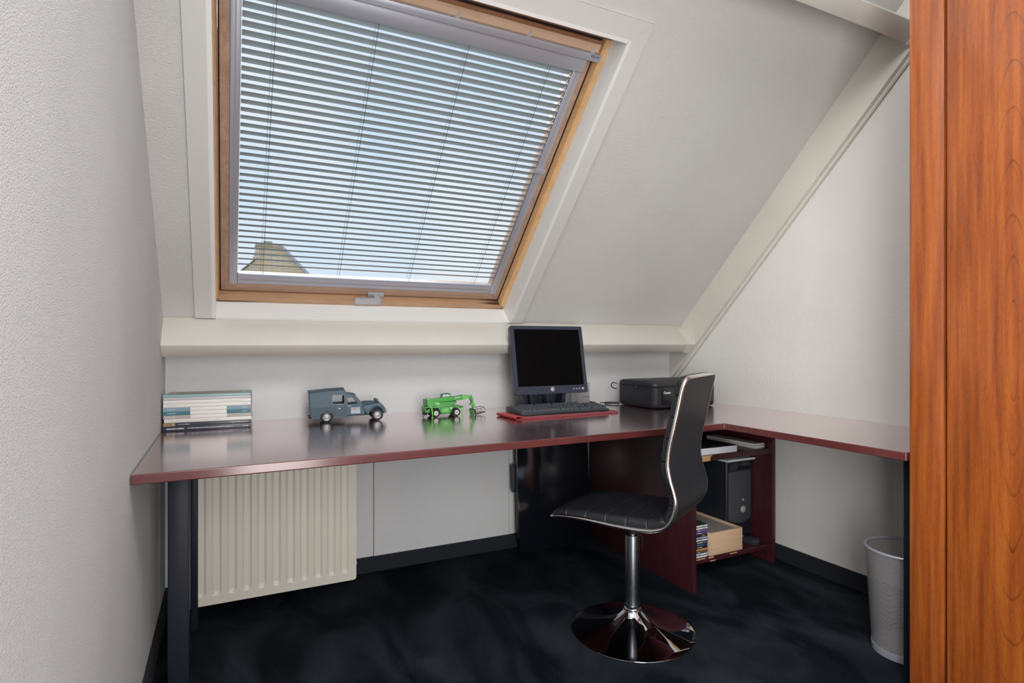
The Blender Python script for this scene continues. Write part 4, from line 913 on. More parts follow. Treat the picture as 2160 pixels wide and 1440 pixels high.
# bonnet: tapered and rounded
def hood(x, zt, zb, hw):
    pts = []
    for k in range(13):
        a = PI * k / 12; pts.append(VT @ Vector((x, VW / 2 - hw * math.cos(a), zb + (zt - zb) * math.sin(a) ** 0.55)))
    return pts
b = MB(); b.loft([hood(0.222, 0.0780, 0.040, 0.046), hood(0.240, 0.0805, 0.038, 0.043), hood(0.262, 0.0808, 0.036, 0.037), hood(0.284, 0.0790, 0.034, 0.030), hood(0.300, 0.0740, 0.033, 0.024), hood(0.310, 0.0660, 0.033, 0.019), hood(0.314, 0.055, 0.034, 0.014)])
obj('bonnet', b, M['van'], van, angle=50)
fen = [(0.2235, 0.0600), (0.2400, 0.0300), (0.2480, 0.0250), (0.2530, 0.0330), (0.2610, 0.0460), (0.2720, 0.0560), (0.2850, 0.0590), (0.2960, 0.0550), (0.3050, 0.0450), (0.3100, 0.0350), (0.3130, 0.0275), (0.3190, 0.0300),
       (0.3215, 0.0400), (0.3180, 0.0520), (0.3110, 0.0630), (0.3010, 0.0710), (0.2880, 0.0740), (0.2740, 0.0725), (0.2600, 0.0690), (0.2400, 0.0660)]
for y0, y1 in ((0.004, 0.030), (VW - 0.030, VW - 0.004)):
    b = MB(); b.prism(fen, y0, y1, 'Y', T=VT, bev=0.0025); obj('front_wing', b, M['van'], van, angle=50)
for y in (0.034, VW - 0.034):
    b = MB(); HTt = VT @ Tr(0.2885, y, 0.0820) @ Matrix.Rotation(R(100), 4, 'Y')
    b.lathe([(0, -0.0085), (0.003, -0.0075), (0.0055, -0.004), (0.0066, 0.001), (0.0066, 0.0035), (0.0060, 0.0042)], 20, T=HTt); b.cyl((0.286, y, 0.070), (0.2875, y, 0.078), 0.0015, n=8, T=VT)
    hl = obj('headlamp', b, M['van'], van); b = MB(); b.lathe([(0.0060, 0.0040), (0.004, 0.0058), (0, 0.0064)], 20, T=HTt); obj('lens', b, M['lightgrey'], hl)
b = MB(); b.tube([VT @ Vector((x, y, z)) for x, y, z in ((0.312, 0.003, 0.0325), (0.3225, 0.006, 0.0325), (0.3255, 0.02, 0.0325), (0.3265, VW / 2, 0.0325), (0.3255, VW - 0.02, 0.0325), (0.3225, VW - 0.006, 0.0325), (0.312, VW - 0.003, 0.0325))], 0.0026, n=8)
b.tube([VT @ Vector((x, 0.035, z)) for x, z in ((0.325, 0.030), (0.331, 0.033), (0.330, 0.043), (0.326, 0.046))], 0.0013, n=6); b.tube([VT @ Vector((x, VW - 0.035, z)) for x, z in ((0.325, 0.030), (0.331, 0.033), (0.330, 0.043), (0.326, 0.046))], 0.0013, n=6)
obj('bumper', b, M['rim'], van)
b = MB(); b.box(0.012, 0.01, 0.0185, 0.021, VW - 0.01, 0.0235, bev=0.001, T=VT); b.cyl((0.03, 0.03, 0.0165), (0.028, 0.03, 0.0165), 0.003, n=10, T=VT); b.box(0.06, 0.055, 0.020, 0.30, 0.065, 0.024, T=VT); b.cyl((0.081, 0.01, 0.0245), (0.081, VW - 0.01, 0.0245), 0.003, n=10, T=VT); b.cyl((0.2864, 0.01, 0.0245), (0.2864, VW - 0.01, 0.0245), 0.003, n=10, T=VT)
obj('chassis', b, M['van_dark'], van)
b = MB(); b.box(0.1285, -0.0022, 0.0575, 0.1330, -0.0005, 0.0600, bev=0.0005, T=VT); b.box(0.1268, -0.001, 0.0560, 0.1348, 0.0005, 0.0625, T=VT); obj('door_handle', b, M['lightgrey'], vb)
b = MB(); b.cyl((0.167, ya - 0.001, 0.0650), (0.178, ya - 0.001, 0.0655), 0.0011, n=8, T=VT); obj('door_handle', b, M['lightgrey'], cabo)
b = MB(); b.prism([(0.1785, 0.0335), (0.2155, 0.0335), (0.2140, 0.0587), (0.1785, 0.0577)], ya - 0.0006, ya + 0.0001, 'Y', T=VT); stk = obj('door_sticker', b, mat('pale blue sticker', (0.42, 0.50, 0.56), 0.5), cabo, smooth=False, label='pale blue door sticker')
b = MB()
for k in range(5): b.box(0.1815 + 0.0036 * k, ya - 0.0009, 0.0462 + 0.0008 * k, 0.1840 + 0.0036 * k, ya - 0.0005, 0.0540 + 0.0006 * k, T=VT)
obj('sticker_print', b, mat('red print', (0.42, 0.10, 0.10), 0.6), cabo, smooth=False)
b = MB()
for k, (x0, x1) in enumerate(((0.184, 0.210), (0.184, 0.207), (0.187, 0.212))): b.prism([(x0, 0.0375 + 0.0032 * k), (x1, 0.0400 + 0.0036 * k), (x1, 0.0410 + 0.0036 * k), (x0, 0.0387 + 0.0032 * k)], ya - 0.0009, ya - 0.0005, 'Y', T=VT)
b.box(0.1995, ya - 0.0009, 0.049, 0.2125, ya - 0.0005, 0.0555, T=VT)
obj('sticker_print', b, M['bluegrey'], cabo, smooth=False)
def wheel(parent, T, r, w, tyre, rim, hub, rimr=0.62, holes=True, name='wheel'):
    """axis along local Y, outer face at -Y"""
    LT_ = T @ Matrix.Rotation(R(90), 4, 'X')      # lathe axis z -> -y
    b = MB(); b.lathe([(r * 0.60, -w / 2), (r * 0.90, -w / 2), (r * 0.985, -w * 0.38), (r, -w * 0.15), (r, w * 0.15), (r * 0.985, w * 0.38), (r * 0.90, w / 2), (r * 0.70, w / 2), (r * rimr, w * 0.40), (r * rimr, w * 0.3)], 40, T=LT_)
    o = obj(name, b, tyre, parent, angle=40)
    b = MB(); b.lathe([(r * rimr, w * 0.30), (r * rimr * 1.02, w * 0.44), (r * rimr * 0.88, w * 0.40), (r * rimr * 0.72, w * 0.28), (r * rimr * 0.40, w * 0.34), (r * 0.18, w * 0.34), (0, w * 0.34)], 36, T=LT_)
    q = obj('rim', b, rim, o, angle=40)
    if holes:
        b = MB()
        for k in range(12):
            a = 2 * PI * k / 12; b.cyl((r * rimr * 0.56 * math.cos(a), r * rimr * 0.56 * math.sin(a), w * 0.30), (r * rimr * 0.56 * math.cos(a), r * rimr * 0.56 * math.sin(a), w * 0.37), r * 0.055, n=8, T=LT_)
        obj('rim_hole', b, M['tyre'], o)
    b = MB(); b.lathe([(r * 0.20, w * 0.34), (r * 0.18, w * 0.48), (r * 0.10, w * 0.56), (0, w * 0.58)], 20, T=LT_); obj('hub_cap', b, hub, o)
    return o
FL = Matrix.Rotation(PI, 4, 'Z')
for x, y, f in ((0.081, 0.010, 0), (0.2864, 0.013, 0), (0.081, VW - 0.010, 1), (0.2864, VW - 0.013, 1)):
    wheel(van, VT @ Tr(x, y, 0.0245) @ (FL if f else Matrix.Identity(4)), 0.0242, 0.013, M['tyre'], M['rim'], M['lightgrey'])

# ---------------------------------------------------------------- toy telescopic handler
KT = Tr(0.774, 2.440, DZ) @ Matrix.Diagonal((0.985, 1, 1, 1))
kr = thing('toy_crane_truck', 'green telescopic crane truck model with a platform basket on the desk', 'toy crane', (0.88, 2.5, DZ))
KW = 0.074
b = MB(); b.prism([(0.0129, 0.0417), (0.0150, 0.0475), (0.1880, 0.0435), (0.1880, 0.0385), (0.1456, 0.0385), (0.1372, 0.0323), (0.1256, 0.0124), (0.0842, 0.0147), (0.0760, 0.0310), (0.0690, 0.0400), (0.0300, 0.0405), (0.0129, 0.0300)], 0.004, KW - 0.004, 'Y', T=KT, bev=0.0008)
b.box(0.012, 0.004, 0.022, 0.030, KW - 0.004, 0.0445, bev=0.001, T=KT); b.box(0.176, 0.004, 0.034, 0.189, KW - 0.004, 0.0435, bev=0.001, T=KT)
chs = obj('chassis', b, M['green'], kr, angle=30)
b = MB(); b.box(0.088, 0.0032, 0.0185, 0.121, 0.0045, 0.0385, bev=0.0004, T=KT); b.box(0.0870, 0.0030, 0.0360, 0.0890, 0.0045, 0.0395, T=KT); obj('side_panel', b, M['green_light'], chs)
b = MB(); b.box(0.0905, 0.0026, 0.0165, 0.0955, 0.0036, 0.0182, T=KT); b.box(0.0985, 0.0026, 0.0165, 0.1035, 0.0036, 0.0182, T=KT); b.box(0.089, 0.0026, 0.0360, 0.094, 0.0036, 0.0380, T=KT)
b.box(0.035, 0.012, 0.012, 0.17, KW - 0.012, 0.034, T=KT); b.box(0.011, 0.02, 0.010, 0.022, KW - 0.02, 0.022, T=KT); obj('underframe', b, M['van_dark'], chs, smooth=False)
b = MB(); b.prism([(0.1265, 0.0330), (0.1320, 0.0330), (0.1340, 0.0405), (0.1265, 0.0405)], 0.0028, 0.0042, 'Y', T=KT); obj('side_sign', b, M['label'], chs, smooth=False)
text('side_mark', 'MERLO', 0.0046, KT @ Tr(0.1000, 0.0030, 0.0300) @ FRONT, M['label'], chs, bold=0.0001)
b = MB(); b.lathe([(0, 0.0405), (0.030, 0.0405), (0.030, 0.048), (0, 0.048)], 32, T=KT @ Tr(0.085, KW / 2, 0)); obj('slew_ring', b, M['van_dark'], kr)
b = MB(); b.prism([(0.0193, 0.0784), (0.0193, 0.0500), (0.0230, 0.0485), (0.1380, 0.0485), (0.1560, 0.0660), (0.1530, 0.0665), (0.1040, 0.0640), (0.0700, 0.0650), (0.0450, 0.0690), (0.0300, 0.0750)], 0.003, KW - 0.003, 'Y', T=KT, bev=0.0008)
tu = obj('turret', b, M['green'], kr, angle=30)
b = MB(); b.box(0.055, 0.0020, 0.0472, 0.130, 0.0040, 0.0490, T=KT); b.box(0.028, 0.0020, 0.0472, 0.040, 0.0040, 0.0490, T=KT); obj('turret_stripe', b, M['lightgrey'], tu, smooth=False)
text('turret_mark', 'ROTO', 0.0068, KT @ Tr(0.0530, 0.0022, 0.0620) @ FRONT, M['label'], tu, bold=0.0003)
text('turret_mark', '40.25', 0.0056, KT @ Tr(0.0640, 0.0022, 0.0565) @ FRONT, M['label'], tu, bold=0.0003)
b = MB(); b.prism([(0.1040, 0.0655), (0.1400, 0.0690), (0.1580, 0.0695), (0.1580, 0.0640), (0.1600, 0.0620), (0.1480, 0.0520), (0.1430, 0.0530), (0.1540, 0.0640)], 0.012, KW - 0.012, 'Y', T=KT); obj('lift_cylinder', b, M['van_dark'], kr, smooth=False)
b = MB(); b.prism([(0.0185, 0.0800), (0.0233, 0.0829), (0.0516, 0.0805), (0.1887, 0.0905), (0.1900, 0.0720), (0.1400, 0.0690), (0.1040, 0.0655), (0.0600, 0.0660), (0.0193, 0.0610)], 0.010, 0.038, 'Y', T=KT, bev=0.0008)
bo = obj('boom', b, M['green'], kr, angle=30)
b = MB(); b.prism([(0.187, 0.0925), (0.196, 0.0920), (0.197, 0.0725), (0.187, 0.0715)], 0.009, 0.039, 'Y', T=KT, bev=0.0006)
for x0, x1, zt, zb, y0 in ((0.196, 0.2100, 0.0900, 0.0745, 0.012), (0.2095, 0.2200, 0.0890, 0.0770, 0.014), (0.2195, 0.2370, 0.0885, 0.0800, 0.016)):
    b.box(x0, y0, zb, x1, 0.048 - y0, zt, bev=0.0006, T=KT); b.box(x1 - 0.002, y0 - 0.0012, zb - 0.001, x1, 0.0492 - y0, zt + 0.001, T=KT)
obj('boom_extension', b, M['green_light'], bo)
text('boom_mark', 'MERLO', 0.0064, KT @ Tr(0.1590, 0.0092, 0.0822) @ FRONT @ Matrix.Rotation(R(3), 4, 'Z'), M['label'], bo, bold=0.0002)
b = MB(); b.tube([KT @ Vector((0.1535 + 0.0040 * math.cos(2 * PI * i / 20), 0.0093, 0.0805 + 0.0040 * math.sin(2 * PI * i / 20))) for i in range(20)], 0.0008, n=6, closed=True); obj('boom_mark', b, M['label'], bo)
b = MB(); b.cyl((0.0225, 0.0085, 0.0805), (0.0225, 0.011, 0.0805), 0.0022, n=12, T=KT); obj('pivot_pin', b, M['lightgrey'], bo)
b = MB(); b.cyl((0.0225, 0.0085, 0.0755), (0.0225, 0.011, 0.0755), 0.0015, n=12, T=KT); obj('rear_lamp', b, mat('red lamp', (0.6, 0.05, 0.04), 0.3), bo)
# cab behind the boom
b = MB(); co = [(0.1010, 0.0780), (0.1020, 0.0950), (0.1060, 0.0985), (0.1372, 0.0993), (0.1400, 0.0975), (0.1470, 0.0780)]; ci_ = [(0.1035, 0.0800), (0.1045, 0.0935), (0.1075, 0.0962), (0.1290, 0.0962), (0.1390, 0.0905), (0.1440, 0.0800)]
for y0, y1 in ((0.044, 0.046), (KW - 0.006, KW - 0.004)): b.prism(co, y0, y1, 'Y', holes=[ci_], T=KT)
b.prism([(0.1020, 0.0955), (0.1060, 0.0985), (0.1372, 0.0993), (0.1360, 0.0972), (0.1065, 0.0965)], 0.044, KW - 0.004, 'Y', T=KT); b.prism([(0.1010, 0.0780), (0.1020, 0.0955), (0.1045, 0.0955), (0.1035, 0.0780)], 0.044, KW - 0.004, 'Y', T=KT)
cb = obj('cab', b, M['green'], kr, angle=30)
b = MB(); b.prism(ci_, 0.0448, 0.0452, 'Y', T=KT); obj('cab_window', b, M['window_toy'], cb, smooth=False)
b = MB(); b.prism([(0.1370, 0.0975), (0.1420, 0.0990), (0.1435, 0.0975), (0.1415, 0.0955), (0.1430, 0.0920), (0.1405, 0.0925), (0.1390, 0.0955)], 0.046, 0.060, 'Y', T=KT); b.box(0.1185, 0.0435, 0.0800, 0.1195, 0.0450, 0.0962, T=KT); obj('lamp_bracket', b, M['van_dark'], cb, smooth=False)
# jib and platform head
b = MB(); b.prism([(0.2290, 0.0870), (0.2370, 0.0882), (0.2400, 0.0800), (0.2470, 0.0500), (0.2400, 0.0480), (0.2335, 0.0640), (0.2280, 0.0800)], 0.015, 0.033, 'Y', T=KT, bev=0.0006)
b.cyl((0.2330, 0.0135, 0.0815), (0.2330, 0.0345, 0.0815), 0.0038, n=14, T=KT)
jib = obj('jib', b, M['green'], kr, angle=30)
b = MB(); b.prism([(0.2320, 0.0520), (0.2420, 0.0560), (0.2535, 0.0500), (0.2500, 0.0440), (0.2380, 0.0455), (0.2325, 0.0440)], 0.013, 0.035, 'Y', T=KT, bev=0.0006); b.prism([(0.2410, 0.0500), (0.2520, 0.0490), (0.2531, 0.0300), (0.2427, 0.0310)], 0.016, 0.032, 'Y', T=KT, bev=0.0005); obj('platform_bracket', b, M['green_light'], jib, angle=30)
# basket hanging at the head, tilted
BK = KT @ Tr(0.2385, -0.004, 0.0245) @ Matrix.Rotation(R(-11), 4, 'Y')
bk = []
b = MB(); b.box(0.000, 0, -0.0225, 0.0085, 0.052, 0.001, bev=0.0004, T=BK); b.box(-0.002, 0.0, -0.0235, 0.0005, 0.052, 0.001, T=BK)
bkp = obj('basket_back', b, M['van_dark'], kr, smooth=False)
b = MB(); b.box(-0.0030, -0.001, -0.0240, -0.0010, 0.053, 0.000, T=BK); obj('basket_edge', b, M['green_light'], bkp, smooth=False)
b = MB()
for y in (0.0, 0.052):
    for z in (0.0, -0.0225): b.cyl((0.002, y, z), (0.053, y, z), 0.0011, n=6, T=BK)
    for x in (0.018, 0.036, 0.053): b.cyl((x, y, 0.0), (x, y, -0.0225), 0.0011, n=6, T=BK)
for z in (0.0, -0.0225): b.cyl((0.053, 0, z), (0.053, 0.052, z), 0.0011, n=6, T=BK)
b.box(0.002, 0, -0.0235, 0.053, 0.052, -0.0225, T=BK)
obj('basket_rails', b, M['van_dark'], kr, angle=40)
b = MB()
for x in (0.011, 0.0245, 0.0415):
    b.box(x, 0.024, -0.0225, x + 0.0055, 0.028, -0.002, T=BK); b.box(x - 0.003, 0.018, -0.0225, x + 0.007, 0.03, -0.0170, T=BK)
obj('basket_crate', b, M['cream_wheel'], kr, smooth=False)
for x, y, f in ((0.0581, 0.006, 0), (0.1565, 0.006, 0), (0.0581, KW - 0.006, 1), (0.1565, KW - 0.006, 1)):
    w_ = wheel(kr, KT @ Tr(x, y, 0.0182) @ (FL if f else Matrix.Identity(4)), 0.0180, 0.013, M['tyre'], M['cream_wheel'], M['green'], 0.56, False)
for x, y, f in ((0.0335, -0.001, -1), (0.1835, 0.0, 1), (0.0150, KW, -1), (0.1800, KW, 1)):
    b = MB(); b.prism([(x - 0.004 * f - 0.003, 0.0400), (x - 0.004 * f + 0.003, 0.0400), (x + 0.0055 + (0.004 if f < 0 else -0.003), 0.0200), (x + (0.004 if f < 0 else -0.003), 0.0200)], y - 0.001, y + 0.004, 'Y', T=KT, bev=0.0005)
    xf = x + 0.003 + (0.004 if f < 0 else -0.003)
    b.cyl((xf, y + 0.0015, 0.021), (xf, y + 0.0015, 0.004), 0.0019, n=10, T=KT); b.lathe([(0, 0.0002), (0.0050, 0.0002), (0.0050, 0.0014), (0.002, 0.0030), (0, 0.0042)], 18, T=KT @ Tr(xf, y + 0.0015, 0)); obj('outrigger', b, M['lime'], kr, angle=40)

# ---------------------------------------------------------------- monitor
mon = thing('monitor', 'dark blue-grey flat monitor with black screen on a tilting stand on the desk', 'monitor', (1.384, 2.45, DZ))
MW, MH = 0.394, 0.325
MT = Tr(1.384, 2.37, 0.809) @ Matrix.Rotation(R(-10.5), 4, 'X')
b = MB()
outer = rrect(MW, MH, 0.008, 4, 0, MH / 2); sx0, sx1, sz0, sz1 = -MW / 2 + 0.0185, MW / 2 - 0.0185, 0.0375, MH - 0.0165
b.prism(outer, 0.0, 0.014, 'Y', T=MT, holes=[[(sx0, sz0), (sx1, sz0), (sx1, sz1), (sx0, sz1)]])
bez = obj('bezel', b, M['plastic_blue'], mon, angle=30)
b = MB(); b.loft([[MT @ Vector((x, y, z)) for x, z in rrect(w, h, 0.008, 4, 0, MH / 2)] for y, w, h in ((0.014, MW, MH), (0.030, MW - 0.006, MH - 0.006), (0.044, MW - 0.07, MH - 0.08), (0.062, MW - 0.12, MH - 0.12))]); obj('back_shell', b, M['plastic_blue'], mon, angle=30)
b = MB(); b.box(sx0 - 0.002, 0.003, sz0 - 0.002, sx1 + 0.002, 0.012, sz1 + 0.002, T=MT); obj('screen', b, M['screen'], mon, smooth=False)
MF = MT @ Tr(0, -0.0002, 0) @ FRONT
b = MB(); b.lathe([(0, 0.0022), (0.0070, 0.0022), (0.0100, 0.0012), (0.0104, 0)], 32, T=MF @ Tr(0, 0.0205, 0)); bd = obj('badge', b, M['silver'], bez)
b = MB(); b.lathe([(0.0040, 0.0025), (0.0046, 0.0029), (0.0052, 0.0025)], 24, T=MF @ Tr(0, 0.0205, 0)); obj('badge_ring', b, M['alu'], bd)
for x, r_ in ((0.118, 0.0038), (0.134, 0.0038), (0.150, 0.0038), (0.170, 0.0062)):
    b = MB(); b.lathe([(0, 0.0020), (r_ * 0.7, 0.0018), (r_, 0.0004), (r_, 0)], 20, T=MF @ Tr(x, 0.0190, 0)); obj('button', b, M['silver'], bez)
b = MB()
b.prism([(1.252, 0.725), (1.284, 0.725), (1.278, 0.83), (1.240, 0.83)], 2.43, 2.50, 'Y', bev=0.003); b.prism([(1.318, 0.725), (1.352, 0.725), (1.335, 0.84), (1.300, 0.84)], 2.455, 2.50, 'Y', bev=0.003)
b.prism([(1.396, 0.725), (1.446, 0.725), (1.446, 0.90), (1.396, 0.90)], 2.45, 2.53, 'Y', bev=0.004); b.prism([(1.470, 0.725), (1.488, 0.725), (1.494, 0.83), (1.478, 0.83)], 2.43, 2.50, 'Y', bev=0.002)
b.prism([(1.250, 0.722), (1.40, 0.722), (1.40, 0.80), (1.33, 0.77), (1.29, 0.80)], 2.50, 2.515, 'Y'); b.box(1.30, 2.415, 0.83, 1.47, 2.52, 0.90, bev=0.006); b.box(1.445, 2.50, 0.722, 1.488, 2.515, 0.79)
obj('stand_neck', b, M['plastic_blue'], mon, angle=30)
b = MB(); b.prism(rrect(0.27, 0.165, 0.03, 6, 1.370, 2.512), DZ + 0.0004, DZ + 0.014, 'Z', bev=0.003); obj('stand_base', b, M['plastic_blue'], mon, angle=30)

# ---------------------------------------------------------------- red pad and keyboard
pad = thing('cleaning_pad', 'red microfibre pad lying under the keyboard', 'pad', (1.38, 2.3, DZ))
PT = Tr(1.128, 2.192, DZ) @ Matrix.Rotation(R(2.6), 4, 'Z')
PLn, PWd = 0.525, 0.186
b = MB()
def padpt(u, v):
    x = PLn * u; y = PWd * v
    e_ = min(u, 1 - u) * PLn; f_ = min(v, 1 - v) * PWd; d = min(e_, f_)
    z = 0.0105 * min(1.0, max(0.0, d / 0.007)) ** 0.5
    nz_ = noise.noise(Vector((x * 160, y * 160, 1.3))); n2 = noise.noise(Vector((x * 60, y * 60, 7.7)))
    if d < 0.003: x += 0.0018 * nz_; y += 0.0022 * n2
    return (x, y, max(0.0006, z + (0.0012 * nz_ if d > 0.001 else 0) - (0.0 if d > 0 else z)))
b.grid(150, 60, padpt, T=PT); b.box(0.002, 0.002, 0.0004, PLn - 0.002, PWd - 0.002, 0.0012, T=PT)
obj('pad_pile', b, M['red'], pad, angle=70)
b = MB()
st = [(-0.030, 0.012), (-0.024, 0.0155), (-0.010, 0.0150), (0.006, 0.0125), (0.026, 0.0118), (0.026, 0.0108), (0.006, 0.0112), (-0.010, 0.0132), (-0.022, 0.0135), (-0.0275, 0.0110), (-0.026, 0.0060), (-0.018, 0.0030), (0.002, 0.0016), (0.002, 0.0006), (-0.019, 0.0012), (-0.0285, 0.0045)]
b.prism(st, 0.004, 0.178, 'Y', T=PT); obj('strap', b, M['red_strap'], pad, angle=60, label='lighter red fabric strap folded over the left end')
kb = thing('keyboard', 'dark grey full-size keyboard resting on the red pad', 'keyboard', (1.37, 2.3, DZ + 0.0128))
KT2 = Tr(1.143, 2.222, DZ + 0.0128) @ Matrix.Rotation(R(-0.4), 4, 'Z')
KL, KD = 0.455, 0.150
b = MB(); b.prism([(0, 0.0), (KD, 0.0), (KD, 0.0235), (KD - 0.006, 0.0250), (0.006, 0.0105), (0.0, 0.0085)], 0.0, KL, 'X', T=KT2, bev=0.0015); b.box(0.03, KD - 0.02, -0.0005, KL - 0.03, KD - 0.005, 0.002, T=KT2)
kbb = obj('case', b, M['plastic'], kb, angle=30)
b = MB(); b.prism([(0.0008, 0.0092), (0.006, 0.0112), (KD - 0.006, 0.0258), (KD - 0.002, 0.0248), (KD - 0.002, 0.0238), (0.001, 0.0082)], 0.0015, KL - 0.0015, 'X', T=KT2); obj('top_frame', b, M['key'], kbb, smooth=False)
U = 0.0190; slope = math.atan2(0.0146, KD - 0.012); KS = KT2 @ Tr(0.007, 0.012, 0.0125) @ Matrix.Rotation(slope, 4, 'X')
rows = [  # y row, keys (x units, width units)
    (0.0, [(0, 1.5), (1.5, 1), (2.5, 1.5), (4, 6), (10, 1.5), (11.5, 1), (12.5, 1), (13.5, 1.5)]),
    (1.0, [(0, 2.25)] + [(2.25 + i, 1) for i in range(10)] + [(12.25, 2.75)]),
    (2.0, [(0, 1.75)] + [(1.75 + i, 1) for i in range(11)] + [(12.75, 2.25)]),
    (3.0, [(0, 1.5)] + [(1.5 + i, 1) for i in range(12)] + [(13.5, 1.5)]),
    (4.0, [(i, 1) for i in range(13)] + [(13, 2)]),
    (5.45, [(0, 1)] + [(2 + i, 1) for i in range(4)] + [(6.5 + i, 1) for i in range(4)] + [(11 + i, 1) for i in range(4)])]
keys = []
for y, ks in rows: keys += [(x, y, w, 1) for x, w in ks]
nx = 15.35
keys += [(nx, 0, 1, 1), (nx + 1, 0, 1, 1), (nx + 2, 0, 1, 1), (nx + 1, 1, 1, 1)]
for y in (3.0, 4.0, 5.45): keys += [(nx + i, y, 1, 1) for i in range(3)]
px = 18.7
keys += [(px, 0, 2, 1), (px + 2, 0, 1, 1)] + [(px + i, 1, 1, 1) for i in range(3)] + [(px + i, 2, 1, 1) for i in range(3)] + [(px + i, 3, 1, 1) for i in range(3)] + [(px + i, 4, 1, 1) for i in range(4)] + [(px + 3, 2, 1, 2), (px + 3, 0, 1, 2)]
UX = (KL - 0.014) / 22.7; UY = 0.0193
def key_mesh(x, y, w, h):
    b = MB(); g_ = 0.0006
    x0, x1 = x * UX + g_, (x + w) * UX - g_; y0, y1 = y * UY + g_, (y + h) * UY - g_
    lo = [(x0, y0), (x1, y0), (x1, y1), (x0, y1)]; i_ = 0.0028
    hi = [(x0 + i_, y0 + i_ * 0.9), (x1 - i_, y0 + i_ * 0.9), (x1 - i_, y1 - i_ * 0.5), (x0 + i_, y1 - i_ * 0.5)]
    b.loft([[KS @ Vector((p, q, 0.0)) for p, q in lo], [KS @ Vector((p, q, 0.0018)) for p, q in lo], [KS @ Vector((p, q, 0.0092)) for p, q in hi]])
    return b
for kx in keys: obj('key', key_mesh(*kx), M['key'], kb, smooth=False)

# ---------------------------------------------------------------- network box
rt = thing('network_adapter', 'silver-grey network box standing behind the monitor on the desk', 'network adapter', (1.66, 2.6, DZ))
b = MB(); b.box(1.585, 2.605, DZ + 0.0004, 1.742, 2.655, DZ + 0.118, bev=0.008, seg=3); obj('body', b, M['silver'], rt)
b = MB(); b.box(1.624, 2.588, DZ + 0.002, 1.738, 2.606, DZ + 0.116, bev=0.006, seg=3); fp = obj('front_cover', b, M['silver'], rt)
TF = lambda x, z, y: Tr(x, y, z) @ FRONT
text('maker_mark', 'tp-link', 0.0105, TF(1.7085, 0.762, 2.5878), M['print_dark'], fp)
b = MB(); b.tube([Vector((1.7010 + 0.0048 * math.cos(PI / 4 + PI / 2 * i), 2.5877, 0.7625 + 0.0048 * math.sin(PI / 4 + PI / 2 * i))) for i in range(4)], 0.0009, n=6, closed=True); b.box(1.6965, 2.5872, 0.7585, 1.7005, 2.5880, 0.7625); obj('maker_mark', b, M['print_dark'], fp)

# ---------------------------------------------------------------- printer
pr = thing('printer', 'black inkjet printer in the desk corner behind the chair', 'printer', (2.08, 2.39, DZ))
PA, PB_, PC0, PC1, PH = 1.882, 2.300, 2.243, 2.550, 0.135
pcx, pcy = (PA + PB_) / 2, (PC0 + PC1) / 2
def prr(inset, r): return rrect(PB_ - PA - 2 * inset, PC1 - PC0 - 2 * inset, r, 8, pcx, pcy)
b = MB(); b.loft([[(x, y, DZ + z) for x, y in prr(i_, 0.040)] for i_, z in ((0.012, 0.003), (0.005, 0.006), (0.001, 0.016), (0.0, 0.03), (0.0, 0.105), (0.0015, 0.1068))]); body = obj('body', b, M['plastic'], pr, angle=40)
b = MB(); b.loft([[(x, y, DZ + z) for x, y in prr(i_, r)] for i_, z, r in ((0.0012, 0.1080, 0.040), (0.0, 0.110, 0.040), (0.0005, 0.120, 0.040), (0.004, 0.1285, 0.038), (0.011, 0.1330, 0.034), (0.022, 0.1350, 0.028))]); lid = obj('lid', b, M['plastic'], pr, angle=50)
b = MB(); b.lathe([(0, 0.0004), (0.016, 0.0004), (0.018, 0)], 28, T=Tr(2.02, 2.46, DZ + 0.1350) @ Matrix.Diagonal((1, 0.7, 1, 1))); obj('lid_emblem', b, M['silver'], lid)
b = MB(); b.prism(rrect(0.345, 0.083, 0.006, 5, 2.100, DZ + 0.0625), PC0 - 0.0022, PC0 + 0.004, 'Y', bev=0.001); fpn = obj('front_door', b, M['gloss'], pr, angle=30)
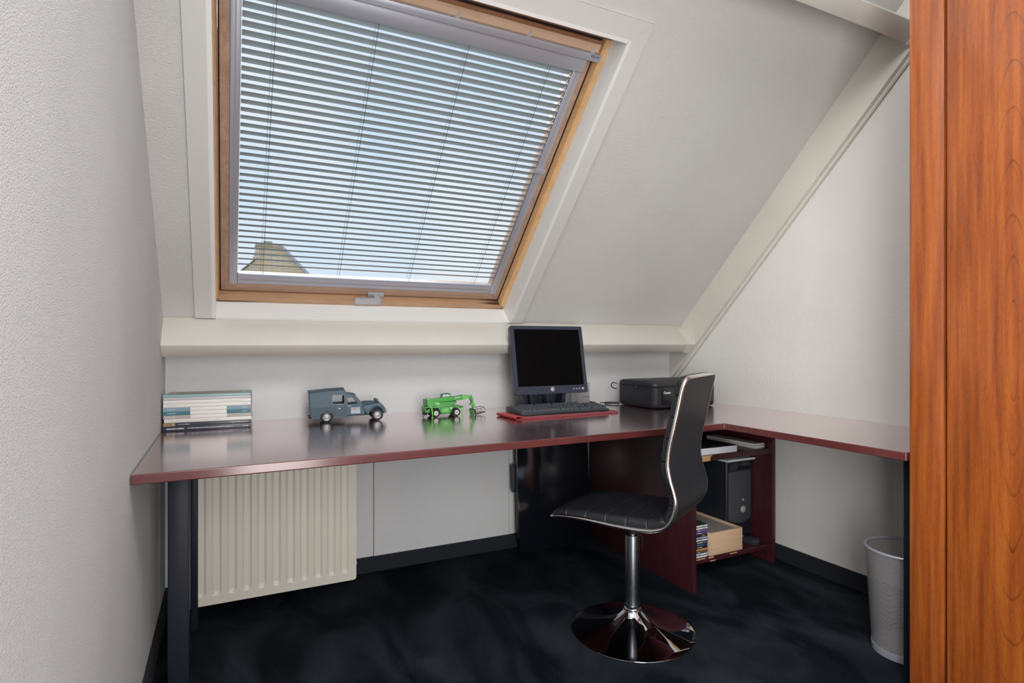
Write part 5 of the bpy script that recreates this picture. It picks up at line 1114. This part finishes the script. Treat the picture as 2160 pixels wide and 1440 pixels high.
b = MB(); b.box(1.975, PC0 - 0.010, DZ + 0.0075, 2.245, PC0 + 0.01, DZ + 0.0185, bev=0.003); b.box(1.968, PC0 - 0.001, DZ + 0.006, 2.252, PC0 + 0.012, DZ + 0.024, bev=0.001); obj('paper_tray', b, M['black'], pr)
text('maker_mark', 'Canon', 0.0165, TF(1.9405, 0.8005, PC0 - 0.0024), M['label'], fpn, bold=0.00055)
b = MB(); b.lathe([(0.0022, 0.0006), (0.0030, 0.0008), (0.0036, 0)], 16, T=TF(2.024, 0.8010, PC0 - 0.0022)); obj('indicator', b, M['silver'], fpn)
b = MB(); b.box(PA - 0.0015, 2.360, DZ + 0.095, PA + 0.003, 2.388, DZ + 0.112, bev=0.001); b.box(PA - 0.0022, 2.370, DZ + 0.097, PA, 2.375, DZ + 0.110); obj('usb_port', b, M['gloss'], pr)
for x in (1.93, 2.25):
    for y in (2.29, 2.50):
        b = MB(); b.cyl((x, y, DZ + 0.0003), (x, y, DZ + 0.0032), 0.008, n=14); obj('foot', b, M['plastic'], pr)
b = MB(); b.tube(catmull([(1.883, 2.545, 0.830), (1.870, 2.558, 0.835), (1.860, 2.562, 0.828), (1.860, 2.562, 0.815), (1.870, 2.560, 0.806), (1.886, 2.552, 0.802)], 5), 0.0028, n=8); obj('power_lead_loop', b, M['plastic'], pr)
# leads on the desk
cb_ = MB(); cb_.tube([(1.742, 2.61, 0.735), (1.765, 2.60, 0.731), (1.80, 2.590, 0.7265), (1.83, 2.575, 0.7265)], 0.0026, n=8)
cl = thing('network_lead', 'thin black lead running from the network box to the printer', 'lead', (1.8, 2.58, DZ))
obj('lead', cb_, M['black'], cl)
b = MB(); b.cyl((1.775, 2.596, 0.7275), (1.802, 2.588, 0.7265), 0.0036, n=10); obj('lead_joint', b, M['white'], cl)
b = MB(); b.tube([(1.826, 2.577, 0.7265), (1.835, 2.565, 0.7268), (1.850, 2.545, 0.7285), (1.880, 2.520, 0.7290)], 0.0058, n=10); obj('plug', b, M['plastic'], cl)
